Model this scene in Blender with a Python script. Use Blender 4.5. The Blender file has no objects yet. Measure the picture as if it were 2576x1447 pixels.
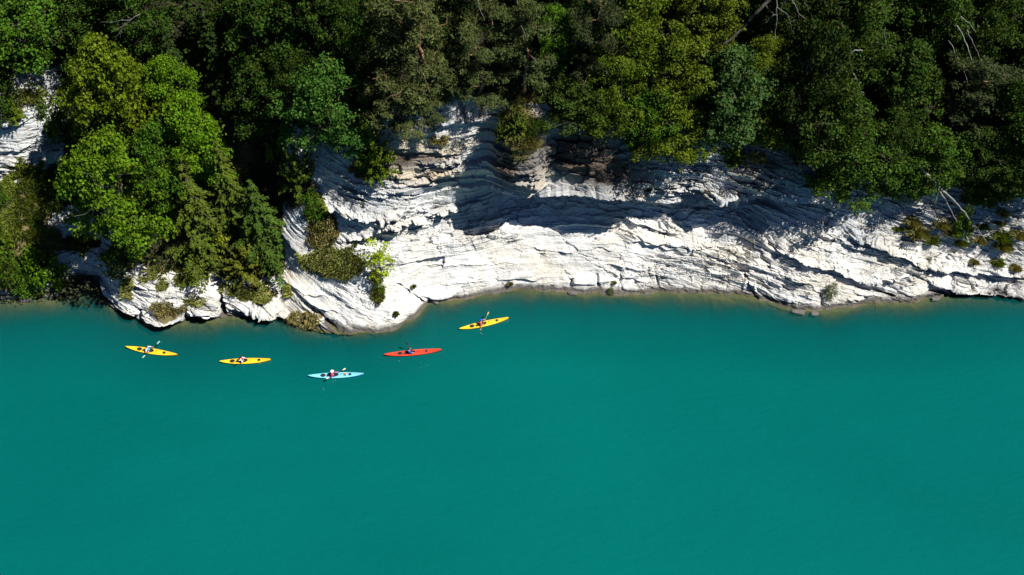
import bpy, bmesh, math, random
import numpy as np
from mathutils import Vector, Matrix

R = math.radians
rng = np.random.default_rng(7)
random.seed(7)
scene = bpy.context.scene
COL = scene.collection

# ------------------------------------------------------------------ camera, sky, sun, exposure
CAM_H, PITCH, HFOV = 84.0, R(48.0), R(50.0)
cam_d = bpy.data.cameras.new('camera')
cam = bpy.data.objects.new('camera', cam_d); COL.objects.link(cam)
cam.location = (0, 0, CAM_H)
cam.rotation_euler = (math.pi / 2 - PITCH, 0, 0)
cam_d.sensor_fit = 'HORIZONTAL'; cam_d.sensor_width = 36.0
cam_d.lens = 18.0 / math.tan(HFOV / 2)
cam_d.clip_start = 1.0; cam_d.clip_end = 3000.0
scene.camera = cam

SUN_ELEV, SUN_AZ = R(56.0), R(-15.0)       # azimuth measured from +x (along the shore) towards +y (inland)
to_sun = Vector((math.cos(SUN_ELEV) * math.cos(SUN_AZ), math.cos(SUN_ELEV) * math.sin(SUN_AZ), math.sin(SUN_ELEV)))
sun_d = bpy.data.lights.new('sun', 'SUN'); sun_d.energy = 5.0; sun_d.angle = R(0.5); sun_d.color = (1.0, 0.96, 0.89)
sun = bpy.data.objects.new('sun', sun_d); COL.objects.link(sun)
sun.location = to_sun * 200
sun.rotation_euler = to_sun.to_track_quat('Z', 'Y').to_euler()

world = bpy.data.worlds.new('World'); scene.world = world; world.use_nodes = True
wn = world.node_tree; wn.nodes.clear()
sky = wn.nodes.new('ShaderNodeTexSky'); sky.sky_type = 'NISHITA'; sky.sun_disc = False
sky.sun_elevation = SUN_ELEV; sky.sun_rotation = math.pi / 2 - SUN_AZ
sky.altitude = 1500; sky.air_density = 0.55; sky.dust_density = 0.0; sky.ozone_density = 10.0
bg = wn.nodes.new('ShaderNodeBackground'); bg.inputs['Strength'].default_value = 0.05
wo = wn.nodes.new('ShaderNodeOutputWorld')
wn.links.new(sky.outputs[0], bg.inputs[0]); wn.links.new(bg.outputs[0], wo.inputs[0])

vs = scene.view_settings
vs.view_transform = 'Standard'; vs.look = 'None'; vs.exposure = 0.75; vs.gamma = 1.0; vs.use_curve_mapping = False
scene.render.engine = 'CYCLES'
cy = scene.cycles
cy.max_bounces = 6; cy.diffuse_bounces = 1; cy.glossy_bounces = 2; cy.transmission_bounces = 2
cy.transparent_max_bounces = 8; cy.caustics_reflective = False; cy.caustics_refractive = False
cy.use_denoising = True

# ------------------------------------------------------------------ view geometry: survey points of the place are noted
# as bearings from the lookout (width 2575, height 1447) and turned into ground positions with these
FW, FH = 2575.0, 1447.0
CX, CY, FO = FW / 2, FH / 2, (FW / 2) / math.tan(HFOV / 2)
SP, CP = math.sin(PITCH), math.cos(PITCH)
def kslope(dy):
    b = -(np.asarray(dy, float) - CY) / FO
    return (-SP + b * CP) / (CP + b * SP)
def xat(dx, dy, y):
    b = -(np.asarray(dy, float) - CY) / FO
    return (np.asarray(dx, float) - CX) / FO * y / (CP + b * SP)
def pt(dx, dy, y):
    return Vector((float(xat(dx, dy, y)), y, float(CAM_H + kslope(dy) * y)))
def project(P):
    t = P[..., 1] * CP - (P[..., 2] - CAM_H) * SP
    up = P[..., 1] * SP + (P[..., 2] - CAM_H) * CP
    return CX + FO * P[..., 0] / t, CY - FO * up / t, t
def on_water(dx, dy, z=0.0):
    y = (z - CAM_H) / float(kslope(dy))
    return Vector((float(xat(dx, dy, y)), y, z))

# ------------------------------------------------------------------ noise
def h3(ix, iy, iz, seed=0):
    h = (ix.astype(np.int64) * 374761393 + iy.astype(np.int64) * 668265263 + iz.astype(np.int64) * 2147483647 + seed * 974634777) & 0xffffffff
    h = ((h ^ (h >> 13)) * 1274126177) & 0xffffffff
    h = ((h ^ (h >> 16)) * 2246822519) & 0xffffffff
    h = h ^ (h >> 13)
    return (h & 0xffffff) / float(0xffffff)
def vn(x, y, z, seed=0):
    ix, iy, iz = np.floor(x), np.floor(y), np.floor(z)
    fx, fy, fz = x - ix, y - iy, z - iz
    fx = fx * fx * (3 - 2 * fx); fy = fy * fy * (3 - 2 * fy); fz = fz * fz * (3 - 2 * fz)
    r = 0
    for a in (0, 1):
        for b in (0, 1):
            for c in (0, 1):
                w = (fx if a else 1 - fx) * (fy if b else 1 - fy) * (fz if c else 1 - fz)
                r = r + w * h3(ix + a, iy + b, iz + c, seed)
    return r * 2 - 1
def fbm(x, y, z, o=3, seed=0):
    r = 0; a = 0.5; f = 1.0
    for i in range(o):
        r = r + a * vn(x * f, y * f, z * f, seed + i * 17); a *= 0.5; f *= 2.03
    return r
def gsm(a, s, axis=0):
    if s <= 0: return a
    n = int(s * 3) + 1
    k = np.exp(-0.5 * (np.arange(-n, n + 1) / s) ** 2); k /= k.sum()
    pw = [(0, 0)] * a.ndim; pw[axis] = (n, n)
    p = np.pad(a, pw, mode='edge')
    return np.apply_along_axis(lambda m: np.convolve(m, k, 'valid'), axis, p)
def sstep(a, b, x):
    t = np.clip((x - a) / (b - a), 0, 1); return t * t * (3 - 2 * t)

# ------------------------------------------------------------------ scene helpers
def tag(o, label=None, cat=None, group=None, kind=None):
    if label: o['label'] = label
    if cat: o['category'] = cat
    if group: o['group'] = group
    if kind: o['kind'] = kind
    return o
def link(name, me, mat=None, parent=None):
    o = bpy.data.objects.new(name, me); COL.objects.link(o)
    if mat is not None and not me.materials: me.materials.append(mat)
    if parent is not None: o.parent = parent
    return o
def empty(name, loc=(0, 0, 0), rz=0.0):
    o = bpy.data.objects.new(name, None); COL.objects.link(o)
    o.empty_display_size = 0.3; o.location = loc; o.rotation_euler = (0, 0, rz)
    return o
def raw_mesh(name, verts, faces, smooth=False):
    """verts (n,3), faces (m,k) arrays of one size k"""
    verts = np.ascontiguousarray(verts, dtype=np.float32); faces = np.ascontiguousarray(faces, dtype=np.int32)
    me = bpy.data.meshes.new(name)
    m, k = faces.shape
    me.vertices.add(len(verts)); me.vertices.foreach_set('co', verts.ravel())
    me.loops.add(m * k); me.loops.foreach_set('vertex_index', faces.ravel())
    me.polygons.add(m)
    me.polygons.foreach_set('loop_start', np.arange(0, m * k, k, dtype=np.int32))
    me.polygons.foreach_set('loop_total', np.full(m, k, dtype=np.int32))
    me.polygons.foreach_set('use_smooth', np.full(m, smooth, dtype=bool))
    me.update(calc_edges=True)
    return me
def grid_faces(nr, nc):
    i = np.arange(nr * nc).reshape(nr, nc)
    return np.stack([i[:-1, :-1], i[:-1, 1:], i[1:, 1:], i[1:, :-1]], -1).reshape(-1, 4)
def attr(me, name, vals):
    a = me.attributes.new(name, 'FLOAT', 'POINT'); a.data.foreach_set('value', np.ascontiguousarray(vals, dtype=np.float32).ravel())

class NT:
    """small node-tree helper"""
    def __init__(s, name):
        s.m = bpy.data.materials.new(name); s.m.use_nodes = True; s.t = s.m.node_tree; s.t.nodes.clear()
        s.out = s.t.nodes.new('ShaderNodeOutputMaterial')
    def n(s, kind, **kw):
        nd = s.t.nodes.new('ShaderNode' + kind)
        for k, v in kw.items():
            if k in nd.inputs.keys(): pass
            setattr(nd, k, v)
        return nd
    def setin(s, nd, key, v):
        i = nd.inputs[key]
        if isinstance(v, bpy.types.NodeSocket): s.t.links.new(v, i)
        elif isinstance(v, (tuple, list)) and len(v) == 3 and i.type == 'RGBA': i.default_value = (*v, 1)
        else: i.default_value = v
    def mix(s, f, a, b, blend='MIX'):
        nd = s.n('Mix', data_type='RGBA', blend_type=blend)
        s.setin(nd, 0, f); s.setin(nd, 6, a); s.setin(nd, 7, b); return nd.outputs[2]
    def math(s, op, a, b=None, c=None, clamp=False):
        nd = s.n('Math', operation=op, use_clamp=clamp); s.setin(nd, 0, a)
        if b is not None: s.setin(nd, 1, b)
        if c is not None: s.setin(nd, 2, c)
        return nd.outputs[0]
    def ramp(s, f, stops):
        nd = s.n('ValToRGB'); e = nd.color_ramp.elements
        while len(e) < len(stops): e.new(0.5)
        for el, (p, c) in zip(e, stops):
            el.position = p; el.color = (c, c, c, 1) if not isinstance(c, (tuple, list)) else (*c, 1)
        s.setin(nd, 0, f); return nd.outputs[0]
    def noise(s, vec, scale, detail=3, rough=0.55, dist=0.0):
        nd = s.n('TexNoise'); s.setin(nd, 'Vector', vec); s.setin(nd, 'Scale', scale); s.setin(nd, 'Detail', detail)
        s.setin(nd, 'Roughness', rough); s.setin(nd, 'Distortion', dist); return nd.outputs[0]
    def attr(s, name):
        nd = s.n('Attribute', attribute_name=name); return nd
    def bsdf(s, **kw):
        nd = s.n('BsdfPrincipled')
        for k, v in kw.items(): s.setin(nd, k.replace('_', ' '), v)
        return nd
    def bump(s, h, strength=0.5, dist=0.1):
        nd = s.n('Bump'); s.setin(nd, 'Height', h); s.setin(nd, 'Strength', strength); s.setin(nd, 'Distance', dist); return nd.outputs[0]
    def done(s, sh):
        s.t.links.new(sh, s.out.inputs[0]); return s.m

def simple_mat(name, col, rough=0.5, var=0.12, scale=6.0, spec=0.4):
    t = NT(name); tc = t.n('TexCoord').outputs['Object']
    n = t.noise(tc, scale, 4)
    c = t.mix(n, tuple(max(0, v * (1 - var)) for v in col), tuple(min(1, v * (1 + var)) for v in col))
    b = t.bsdf(Base_Color=c, Roughness=rough); b.inputs['Specular IOR Level'].default_value = spec
    return t.done(b.outputs[0])
# ------------------------------------------------------------------ materials of the land
def rock_material():
    t = NT('limestone')
    geo = t.n('NewGeometry'); sep = t.n('SeparateXYZ'); t.setin(sep, 0, geo.outputs['Position'])
    X, Y, Z = sep.outputs
    bed = t.attr('bed').outputs['Fac']; soil = t.attr('soil').outputs['Fac']; ochre = t.attr('ochre').outputs['Fac']; brown = t.attr('brown').outputs['Fac']
    cv = t.n('CombineXYZ'); t.setin(cv, 0, t.math('MULTIPLY', X, 0.35)); t.setin(cv, 1, t.math('MULTIPLY', Y, 0.35)); t.setin(cv, 2, t.math('MULTIPLY', bed, 3.2))
    fine = t.n('CombineXYZ'); t.setin(fine, 0, t.math('MULTIPLY', X, 0.8)); t.setin(fine, 1, t.math('MULTIPLY', Y, 0.8)); t.setin(fine, 2, t.math('MULTIPLY', bed, 9.0))
    pos = geo.outputs['Position']
    n_bed = t.noise(cv.outputs[0], 1.0, 4, 0.6)
    n_fine = t.noise(fine.outputs[0], 1.0, 3, 0.6)
    n_big = t.noise(pos, 0.22, 3)
    n_mid = t.noise(pos, 1.7, 4, 0.65)
    base = t.mix(t.ramp(n_bed, [(0.3, 0.0), (0.62, 1.0)]), (0.40, 0.405, 0.40), (0.68, 0.67, 0.645))
    base = t.mix(t.math('MULTIPLY', t.ramp(n_big, [(0.40, 0.0), (0.66, 1.0)]), 0.6), base, (0.50, 0.46, 0.37))
    wth_shade = t.attr('weather_shade').outputs['Fac']
    base = t.mix(t.math('MULTIPLY', wth_shade, t.ramp(n_bed, [(0.25, 1.0), (0.75, 0.45)])), base, t.mix(n_big, (0.25, 0.30, 0.35), (0.36, 0.365, 0.36)))  # weathered grey, with the blue of the shaded wall put into the colour
    base = t.mix(t.math('MULTIPLY', t.ramp(n_mid, [(0.25, 1.0), (0.42, 0.0)]), 0.5), base, (0.30, 0.30, 0.30))
    # weather streaks that run down the face
    st = t.n('CombineXYZ'); t.setin(st, 0, t.math('MULTIPLY', X, 1.3)); t.setin(st, 1, t.math('MULTIPLY', Y, 0.5)); t.setin(st, 2, t.math('MULTIPLY', Z, 0.12))
    n_st = t.noise(st.outputs[0], 1.0, 4, 0.6)
    base = t.mix(t.math('MULTIPLY', t.ramp(n_st, [(0.55, 0.0), (0.75, 1.0)]), 0.35), base, (0.33, 0.32, 0.31))
    n_r = t.noise(st.outputs[0], 2.3, 3, 0.6)
    base = t.mix(t.math('MULTIPLY', t.math('MULTIPLY', t.ramp(n_r, [(0.56, 0.0), (0.68, 1.0)]), wth_shade), 0.75), base, t.mix(n_mid, (0.20, 0.13, 0.07), (0.42, 0.33, 0.20)))
    base = t.mix(t.math('MULTIPLY', t.math('MULTIPLY', t.ramp(n_r, [(0.28, 1.0), (0.40, 0.0)]), wth_shade), 0.7), base, (0.10, 0.10, 0.105))
    # bedding joints: grey stain plus thin ledge shadows painted into the colour
    lines = t.ramp(n_fine, [(0.31, 1.0), (0.39, 0.0)])
    base = t.mix(t.math('MULTIPLY', lines, 0.7), base, (0.16, 0.155, 0.15))
    base = t.mix(t.math('MULTIPLY', ochre, t.ramp(n_bed, [(0.35, 0.3), (0.6, 1.0)])), base, t.mix(n_mid, (0.36, 0.26, 0.13), (0.50, 0.42, 0.30)))
    base = t.mix(brown, base, t.mix(n_mid, (0.030, 0.022, 0.018), (0.11, 0.085, 0.065)))
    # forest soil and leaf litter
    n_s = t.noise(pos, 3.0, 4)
    soilc = t.mix(n_s, (0.010, 0.009, 0.005), (0.035, 0.030, 0.014))  # soil tone darkened, painting in the black shade under the crowns
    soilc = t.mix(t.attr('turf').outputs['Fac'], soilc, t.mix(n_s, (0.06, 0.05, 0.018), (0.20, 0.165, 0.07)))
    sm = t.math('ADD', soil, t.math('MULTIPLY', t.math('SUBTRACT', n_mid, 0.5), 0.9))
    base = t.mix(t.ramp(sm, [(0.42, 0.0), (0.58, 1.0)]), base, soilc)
    # tide line and algae below the water
    zz = t.math('ADD', Z, t.math('MULTIPLY', t.math('SUBTRACT', n_mid, 0.5), -0.55))
    base = t.mix(t.ramp(t.math('MULTIPLY', zz, 1.0), [(0.26, 0.95), (0.62, 0.0)]), base, t.mix(n_bed, (0.028, 0.024, 0.020), (0.12, 0.108, 0.098)))
    base = t.mix(t.ramp(t.math('ADD', zz, 0.5), [(0.44, 1.0), (0.60, 0.0)]), base, t.mix(n_mid, (0.060, 0.050, 0.020), (0.17, 0.135, 0.058)))
    hgt = t.math('ADD', t.math('MULTIPLY', n_fine, 0.8), t.math('MULTIPLY', n_mid, 0.5))
    b = t.bsdf(Base_Color=base, Roughness=0.9, Normal=t.bump(hgt, 0.35, 0.10)); b.inputs['Specular IOR Level'].default_value = 0.2
    return t.done(b.outputs[0])
ROCK = rock_material()

def water_material():
    t = NT('lake_water')
    geo = t.n('NewGeometry'); pos = geo.outputs['Position']
    dep = t.attr('depth').outputs['Fac']
    mp = t.n('Mapping'); t.setin(mp, 'Vector', pos); mp.inputs['Rotation'].default_value = (0, 0, R(28)); mp.inputs['Scale'].default_value = (0.55, 1.5, 1)
    w1 = t.noise(mp.outputs[0], 1.3, 4, 0.6, 0.3); w2 = t.noise(pos, 5.0, 3, 0.6); w3 = t.noise(mp.outputs[0], 0.30, 2)
    h = t.math('ADD', t.math('ADD', t.math('MULTIPLY', w1, 1.0), t.math('MULTIPLY', w2, 0.22)), t.math('MULTIPLY', w3, 1.2))
    nrm = t.bump(h, 0.38, 0.14); nrd = t.bump(h, 0.42, 0.26)
    silt = t.noise(pos, 0.025, 3)
    silt = t.math('ADD', t.math('MULTIPLY', silt, 0.65), t.math('MULTIPLY', t.noise(mp.outputs[0], 0.06, 3, 0.5, 0.4), 0.35)); silt = t.ramp(silt, [(0.32, 0.0), (0.68, 1.0)])
    deep = t.mix(silt, (0.0004, 0.080, 0.074), (0.0005, 0.102, 0.092))
    body = t.mix(t.ramp(t.math('DIVIDE', dep, 9.0), [(0.0, 0.0), (1.0, 1.0)]), (0.0010, 0.052, 0.052), deep)
    dif = t.n('BsdfDiffuse'); t.setin(dif, 'Color', body); t.setin(dif, 'Normal', nrd)
    tr = t.n('BsdfTransparent'); t.setin(tr, 'Color', (0.80, 0.93, 0.88))
    opq = t.math('SUBTRACT', 1.0, t.math('POWER', 2.71828, t.math('MULTIPLY', dep, -1.45)), clamp=True)
    m1 = t.n('MixShader'); t.setin(m1, 0, opq); t.t.links.new(tr.outputs[0], m1.inputs[1]); t.t.links.new(dif.outputs[0], m1.inputs[2])
    gl = t.n('BsdfGlossy'); t.setin(gl, 'Roughness', 0.12); t.setin(gl, 'Normal', nrm); t.setin(gl, 'Color', (1, 1, 1))
    fr = t.n('Fresnel'); t.setin(fr, 'IOR', 1.33); t.setin(fr, 'Normal', nrm)
    m2 = t.n('MixShader'); t.t.links.new(fr.outputs[0], m2.inputs[0]); t.t.links.new(m1.outputs[0], m2.inputs[1]); t.t.links.new(gl.outputs[0], m2.inputs[2])
    return t.done(m2.outputs[0])
WATER = water_material()

# ------------------------------------------------------------------ the cliff: sections along the shore
SH = np.array([(-3000,735),(-450,735),(-100,735),(0,738),(60,744),(120,740),(146,722),(158,700),(200,690),(240,694),(256,702),(264,745),(285,775),(320,790),(345,798),(368,822),(420,821),
      (462,810),(478,801),(560,801),(620,794),(680,790),(700,786),(722,802),(760,830),(830,838),(880,842),(940,838),(1000,825),(1040,800),(1062,775),(1078,757),(1110,755),
      (1150,752),(1200,745),(1300,730),(1400,728),(1436,732),(1500,738),(1560,740),(1650,735),(1750,738),(1850,740),(1900,748),(1960,765),(2000,780),(2060,782),
      (2100,775),(2150,768),(2250,760),(2300,767),(2330,748),(2400,740),(2440,742),(2500,740),(2575,745),(2700,742),(3050,740),(6000,740)], float)
#        x     r2   a1   r3   a2   r4   a3   a4   au
SEC = np.array([
      (-3000, 690, 50, 400, 48, 180, 74, 40, 12),
      (0,     690, 50, 400, 48, 180, 74, 40, 12),
      (140,   690, 50, 420, 48, 185, 72, 40, 13),
      (160,   620, 62, 520, 46, 190, 58, 40, 28),
      (250,   622, 62, 520, 46, 195, 55, 40, 35),
      (266,   700, 66, 640, 30, 200, 53, 40, 45),
      (370,   728, 60, 650, 28, 200, 53, 40, 18),
      (470,   732, 58, 645, 28, 200, 53, 40, 18),
      (560,   735, 55, 650, 30, 210, 54, 40, 40),
      (690,   740, 55, 640, 34, 260, 56, 40, 55),
      (730,   740, 48, 620, 40, 380, 60, 42, 50),
      (800,   735, 44, 610, 42, 385, 66, 42, 45),
      (900,   725, 42, 600, 46, 400, 70, 42, 45),
      (1000,  712, 44, 580, 50, 285, 74, 42, 45),
      (1075,  690, 52, 570, 52, 248, 74, 42, 55),
      (1150,  660, 52, 560, 58, 238, 75, 42, 45),
      (1240,  630, 50, 540, 68, 238, 76, 42, 42),
      (1330,  610, 50, 520, 76, 275, 78, 42, 40),
      (1430,  600, 48, 520, 78, 290, 78, 42, 40),
      (1560,  600, 46, 520, 74, 300, 78, 42, 40),
      (1680,  615, 44, 540, 60, 375, 76, 42, 42),
      (1800,  625, 42, 560, 58, 360, 72, 42, 42),
      (1900,  640, 42, 580, 58, 335, 68, 42, 42),
      (2000,  665, 42, 600, 58, 380, 64, 42, 32),
      (2100,  675, 42, 610, 56, 455, 62, 42, 34),
      (2200,  690, 43, 610, 54, 485, 60, 42, 36),
      (2400,  700, 45, 620, 52, 495, 58, 42, 26),
      (2575,  700, 48, 620, 52, 460, 58, 42, 45),
      (6000,  700, 48, 620, 52, 460, 58, 42, 45)], float)
colx = np.concatenate([[-3000, -1800, -1100, -760], np.arange(-450, -40, 6.0), np.arange(-40, 2620, 2.2), np.arange(2620, 3051, 6.0), [3300, 3700, 4400, 5600]])
NCOL = len(colx)
inner = (colx >= -450) & (colx <= 3051)
def interp(col, s=0):
    v = np.interp(colx, SEC[:, 0], SEC[:, col]); return gsm(v, s) if s else v
shore = gsm(np.interp(colx, SH[:, 0], SH[:, 1]), 2.0)
wig = fbm(colx / 34.0, colx * 0, colx * 0 + 3.3, 4, 5) * 7.0 + fbm(colx / 9.0, colx * 0, colx * 0 + 1.7, 2, 9) * 3.0
shore_mid = shore.copy(); shore_true = shore + np.where(inner, wig, 0)
shore = gsm(shore, 16)
r2, r3, r4 = interp(1, 22), interp(3, 26), interp(5, 26)
au_n = 1 + 0.45 * np.where(inner, fbm(colx / 60.0, colx * 0, colx * 0 + 5.5, 3, 15) * 2, 0)
a1, a2, a3, a4, au = [np.radians(interp(c, 24)) for c in (2, 4, 6, 7, 8)]
r2 = np.minimum(r2, shore - 18); r3 = np.minimum(r3, r2 - 18)
def step_to(y0, z0, row, ang):
    k = kslope(row); tn = np.tan(ang)
    y1 = (CAM_H - z0 + 0 * tn + tn * y0 - 0) / (tn - k) if False else (CAM_H - z0 + tn * y0) / (tn - k)
    return y1, CAM_H + k * y1
au = np.clip(au * au_n, R(9), R(65))
ys_true = -CAM_H / kslope(shore_true); ys_mid = -CAM_H / kslope(shore_mid)
ys0 = -CAM_H / kslope(shore); zs0 = np.zeros(NCOL)
y2, z2 = step_to(ys0, zs0, r2, a1)
y3, z3 = step_to(y2, z2, r3, a2)
y4, z4 = step_to(y3, z3, r4, a3)
r5 = np.full(NCOL, -330.0); y5, z5 = step_to(y4, z4, r5, a4)
r5b = np.full(NCOL, -60.0)
# underwater rows, by distance from the waterline
dist = np.array([60, 30, 16, 10, 7, 5, 4, 3.2, 2.6, 2.2, 1.8, 1.5, 1.25, 1.0, 0.8, 0.6, 0.45, 0.3, 0.15])
rowsY, rowsZ, rowsD, band = [], [], [], []
ys_far = gsm(ys_mid, 45); au_far = gsm(au, 90)
for d in dist:
    dd = min(d, 3.5)
    fa = math.exp(-d / 3.0); au_d = au * fa + au_far * (1 - fa)
    z = -np.tan(au_d) * dd * (0.55 + 0.45 * dd / 3.5) - (d - dd) * 0.9
    fd = math.exp(-d / 1.2); y = ys_true * fd + ys_far * (1 - fd) - d
    rowsY.append(y); rowsZ.append(np.maximum(z, -40)); band.append(np.full(NCOL, -1.0 + 0.001 * 0))
nA, nB, nC, nD = 96, 78, 150, 130
def addband(ya, za, yb, zb, n, b0, last=False):
    for i in range(n + (1 if last else 0)):
        f = i / n
        fade = max(0.0, 1 - (b0 + f) / 1.15) ** 1.5
        rowsY.append(ya + (yb - ya) * f + (ys_mid - ys0) * fade + (ys_true - ys_mid) * max(0.0, 1 - (b0 + f) / 0.22)); rowsZ.append(za + (zb - za) * f); band.append(np.full(NCOL, b0 + f))
addband(ys0, zs0, y2, z2, nA, 0)
addband(y2, z2, y3, z3, nB, 1)
addband(y3, z3, y4, z4, nC, 2)
addband(y4, z4, y5, z5, nD, 3, True)
for k_, (dy_, dz_) in enumerate([(12, 8), (40, 24), (120, 60), (400, 120)]):
    rowsY.append(y5 + dy_); rowsZ.append(z5 + dz_); band.append(np.full(NCOL, 4.1 + k_))
GY, GZ, BAND = np.array(rowsY), np.array(rowsZ), np.array(band)
NR = GY.shape[0]
iw = len(dist)                                    # first row at the waterline
# round the corners between the bands
sm_y, sm_z = gsm(GY, 7, 0), gsm(GZ, 7, 0)
wt = sstep(iw + 2, iw + 20, np.arange(NR))[:, None] * (1 - sstep(NR - 12, NR - 5, np.arange(NR)))[:, None]
GY, GZ = GY * (1 - wt) + sm_y * wt, GZ * (1 - wt) + sm_z * wt
tF = GY * CP - (GZ - CAM_H) * SP
GX = (colx[None, :] - CX) / FO * tF
DX0, DY0, _ = project(np.stack([GX, GY, GZ], -1))
DY0c = DY0

# big forms: buttress, recesses, ledges with a sharp lower lip, open joints (metres towards or away from the lake)
push = np.zeros_like(GX)
def bulge(cx, cy, rx, ry, amp, pw=2.0):
    global push
    q = (np.abs((colx[None, :] - cx) / rx) ** pw + np.abs((DY0c - cy) / ry) ** pw)
    push = push + amp * np.exp(-q)
bulge(1312, 365, 60, 85, 4.2, 3.0)        # buttress
bulge(1460, 380, 70, 60, 1.2)             # brown boulders beside it
bulge(1270, 520, 110, 55, -1.8)           # recess under the buttress
bulge(1420, 528, 210, 42, -3.0)
bulge(1660, 450, 70, 55, 1.5)             # white rib
bulge(1620, 620, 160, 35, 0.6)
bulge(1840, 470, 60, 40, 0.9)
bulge(1940, 550, 210, 48, -3.0)
bulge(860, 650, 70, 45, 0.9)
bulge(740, 560, 55, 90, 1.6)
bulge(640, 420, 60, 160, -2.5)            # dark gully
bulge(10, 420, 112, 250, 3.6, 4.0)  # rock wall and grassy bank shaped outwards so the maple's shadow passes behind
bulge(330, 780, 60, 40, 0.8); bulge(420, 790, 45, 35, 1.0); bulge(520, 770, 45, 40, 0.9)
bulge(1120, 330, 90, 70, 0.8)
def lip(pts, amp, wid, below=4.0):
    global push
    p = np.array(pts, float)
    yl = np.interp(colx, p[:, 0], p[:, 1])
    yl = yl + fbm(colx / 22.0, colx * 0 + p[0, 0], colx * 0, 3, 77) * 7.0
    env = sstep(p[0, 0] - 12, p[0, 0] + 40, colx) * (1 - sstep(p[-1, 0] - 40, p[-1, 0] + 12, colx))
    e = (yl[None, :] - DY0c)
    d = np.where(e > 0, np.exp(-e / wid), np.exp(e / below))
    push = push + amp * env[None, :] * d
lip([(810, 497), (870, 522), (932, 537), (1010, 536)], 1.3, 16)
lip([(855, 597), (920, 585), (967, 567), (1040, 545), (1107, 530), (1160, 525)], 1.1, 18)
lip([(880, 470), (960, 488), (1080, 478)], 0.45, 12); lip([(860, 452), (960, 466), (1120, 452)], 0.4, 10)
lip([(960, 436), (1060, 440), (1170, 432)], 0.35, 10)
lip([(1040, 395), (1120, 398), (1190, 392)], 0.7, 18)
lip([(980, 372), (1090, 370), (1180, 372)], 0.35, 12)
lip([(1000, 330), (1100, 335), (1220, 322)], 0.35, 14); lip([(1060, 298), (1140, 300), (1230, 298)], 0.5, 20)
lip([(1240, 486), (1380, 478), (1522, 468), (1640, 470)], 2.2, 26)
lip([(1500, 484), (1634, 498), (1730, 503)], 1.1, 16)
lip([(1470, 538), (1616, 566), (1722, 590)], 0.8, 18)
lip([(1560, 596), (1700, 606), (1850, 620)], 0.6, 14)
lip([(1740, 478), (1880, 490), (1990, 500), (2120, 520)], 1.5, 20); lip([(1740, 505), (1860, 520), (1960, 545)], 0.7, 12)
lip([(1930, 612), (1980, 634), (2184, 696), (2290, 690)], 1.1, 16)
lip([(2120, 580), (2201, 610), (2271, 634), (2330, 640)], 1.2, 16)
lip([(2270, 650), (2447, 673), (2575, 689), (2700, 690)], 1.0, 14)
lip([(2000, 590), (2100, 600), (2180, 622)], 0.6, 12)
lip([(2330, 700), (2420, 722), (2500, 735), (2620, 738)], 1.0, 12)
lip([(1890, 345), (1990, 378), (2080, 420)], 0.5, 12); lip([(1880, 375), (1980, 410), (2060, 450)], 0.5, 12)
lip([(-60, 275), (40, 268), (110, 265)], 0.8, 14); lip([(-60, 325), (40, 332), (110, 330)], 0.5, 12); lip([(-60, 225), (40, 215), (110, 225)], 0.7, 14)
lip([(150, 655), (200, 668), (262, 670)], 0.6, 14); lip([(70, 620), (150, 612), (200, 612)], 0.5, 10)
lip([(270, 758), (310, 764), (360, 782)], 0.6, 14); lip([(360, 800), (420, 800), (470, 792)], 0.7, 16)
lip([(470, 778), (520, 776), (570, 782)], 0.5, 12); lip([(570, 770), (640, 772), (720, 765)], 0.9, 18)
lip([(640, 775), (690, 772), (740, 800)], 1.4, 26)
lip([(700, 690), (770, 730), (830, 745)], 0.45, 10); lip([(730, 715), (790, 760), (860, 790)], 0.5, 12)
lip([(700, 560), (760, 620), (800, 650)], 0.5, 12); lip([(960, 800), (1000, 806), (1045, 790)], 0.35, 10)
lip([(1050, 738), (1090, 742), (1150, 738)], 0.6, 12)
for q_ in range(26):                                  # smaller bedding lips all over the slabs
    x0 = rng.uniform(1040, 2450); sl = -0.02 if x0 < 1500 else 0.17
    y0 = rng.uniform(560, 730) + (30 if x0 > 1900 else 0); L = rng.uniform(60, 220)
    lip([(x0, y0), (x0 + L / 2, y0 + sl * L / 2), (x0 + L, y0 + sl * L)], rng.uniform(0.12, 0.4), rng.uniform(8, 16))
def joint(pts, wid, depth):
    global push
    p = np.array(pts, float)
    x_ = np.interp(DY0c, p[:, 1], p[:, 0]) + fbm(DY0c / 9.0, DY0c * 0 + p[0, 0], DY0c * 0, 3, 13) * 5
    inside = ((DY0c > p[0, 1] - 3) & (DY0c < p[-1, 1] + 3))
    push = push - depth * np.exp(-((colx[None, :] - x_) / wid) ** 2) * inside
joint([(542, 705), (556, 740), (562, 800)], 6, 1.6); joint([(466, 750), (470, 812)], 4, 1.2); joint([(350, 770), (366, 825)], 4, 1.0)
joint([(1436, 700), (1437, 735)], 4, 0.9); joint([(1560, 680), (1562, 740)], 3, 0.5); joint([(1160, 255), (1170, 300)], 4, 0.8)
joint([(1870, 690), (1900, 745)], 5, 0.8); joint([(1500, 690), (1508, 740)], 3, 0.5); joint([(2060, 735), (2070, 782)], 4, 0.7)
joint([(770, 760), (850, 842)], 5, 0.6); joint([(1000, 715), (1060, 760)], 5, 0.8); joint([(1650, 690), (1660, 735)], 3, 0.5)
push = np.where((BAND > 0) & (BAND < 4), push, 0) * sstep(0.02, 0.22, BAND)
GY = GY - push * 0.92; GZ = GZ + push * 0.10

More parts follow.
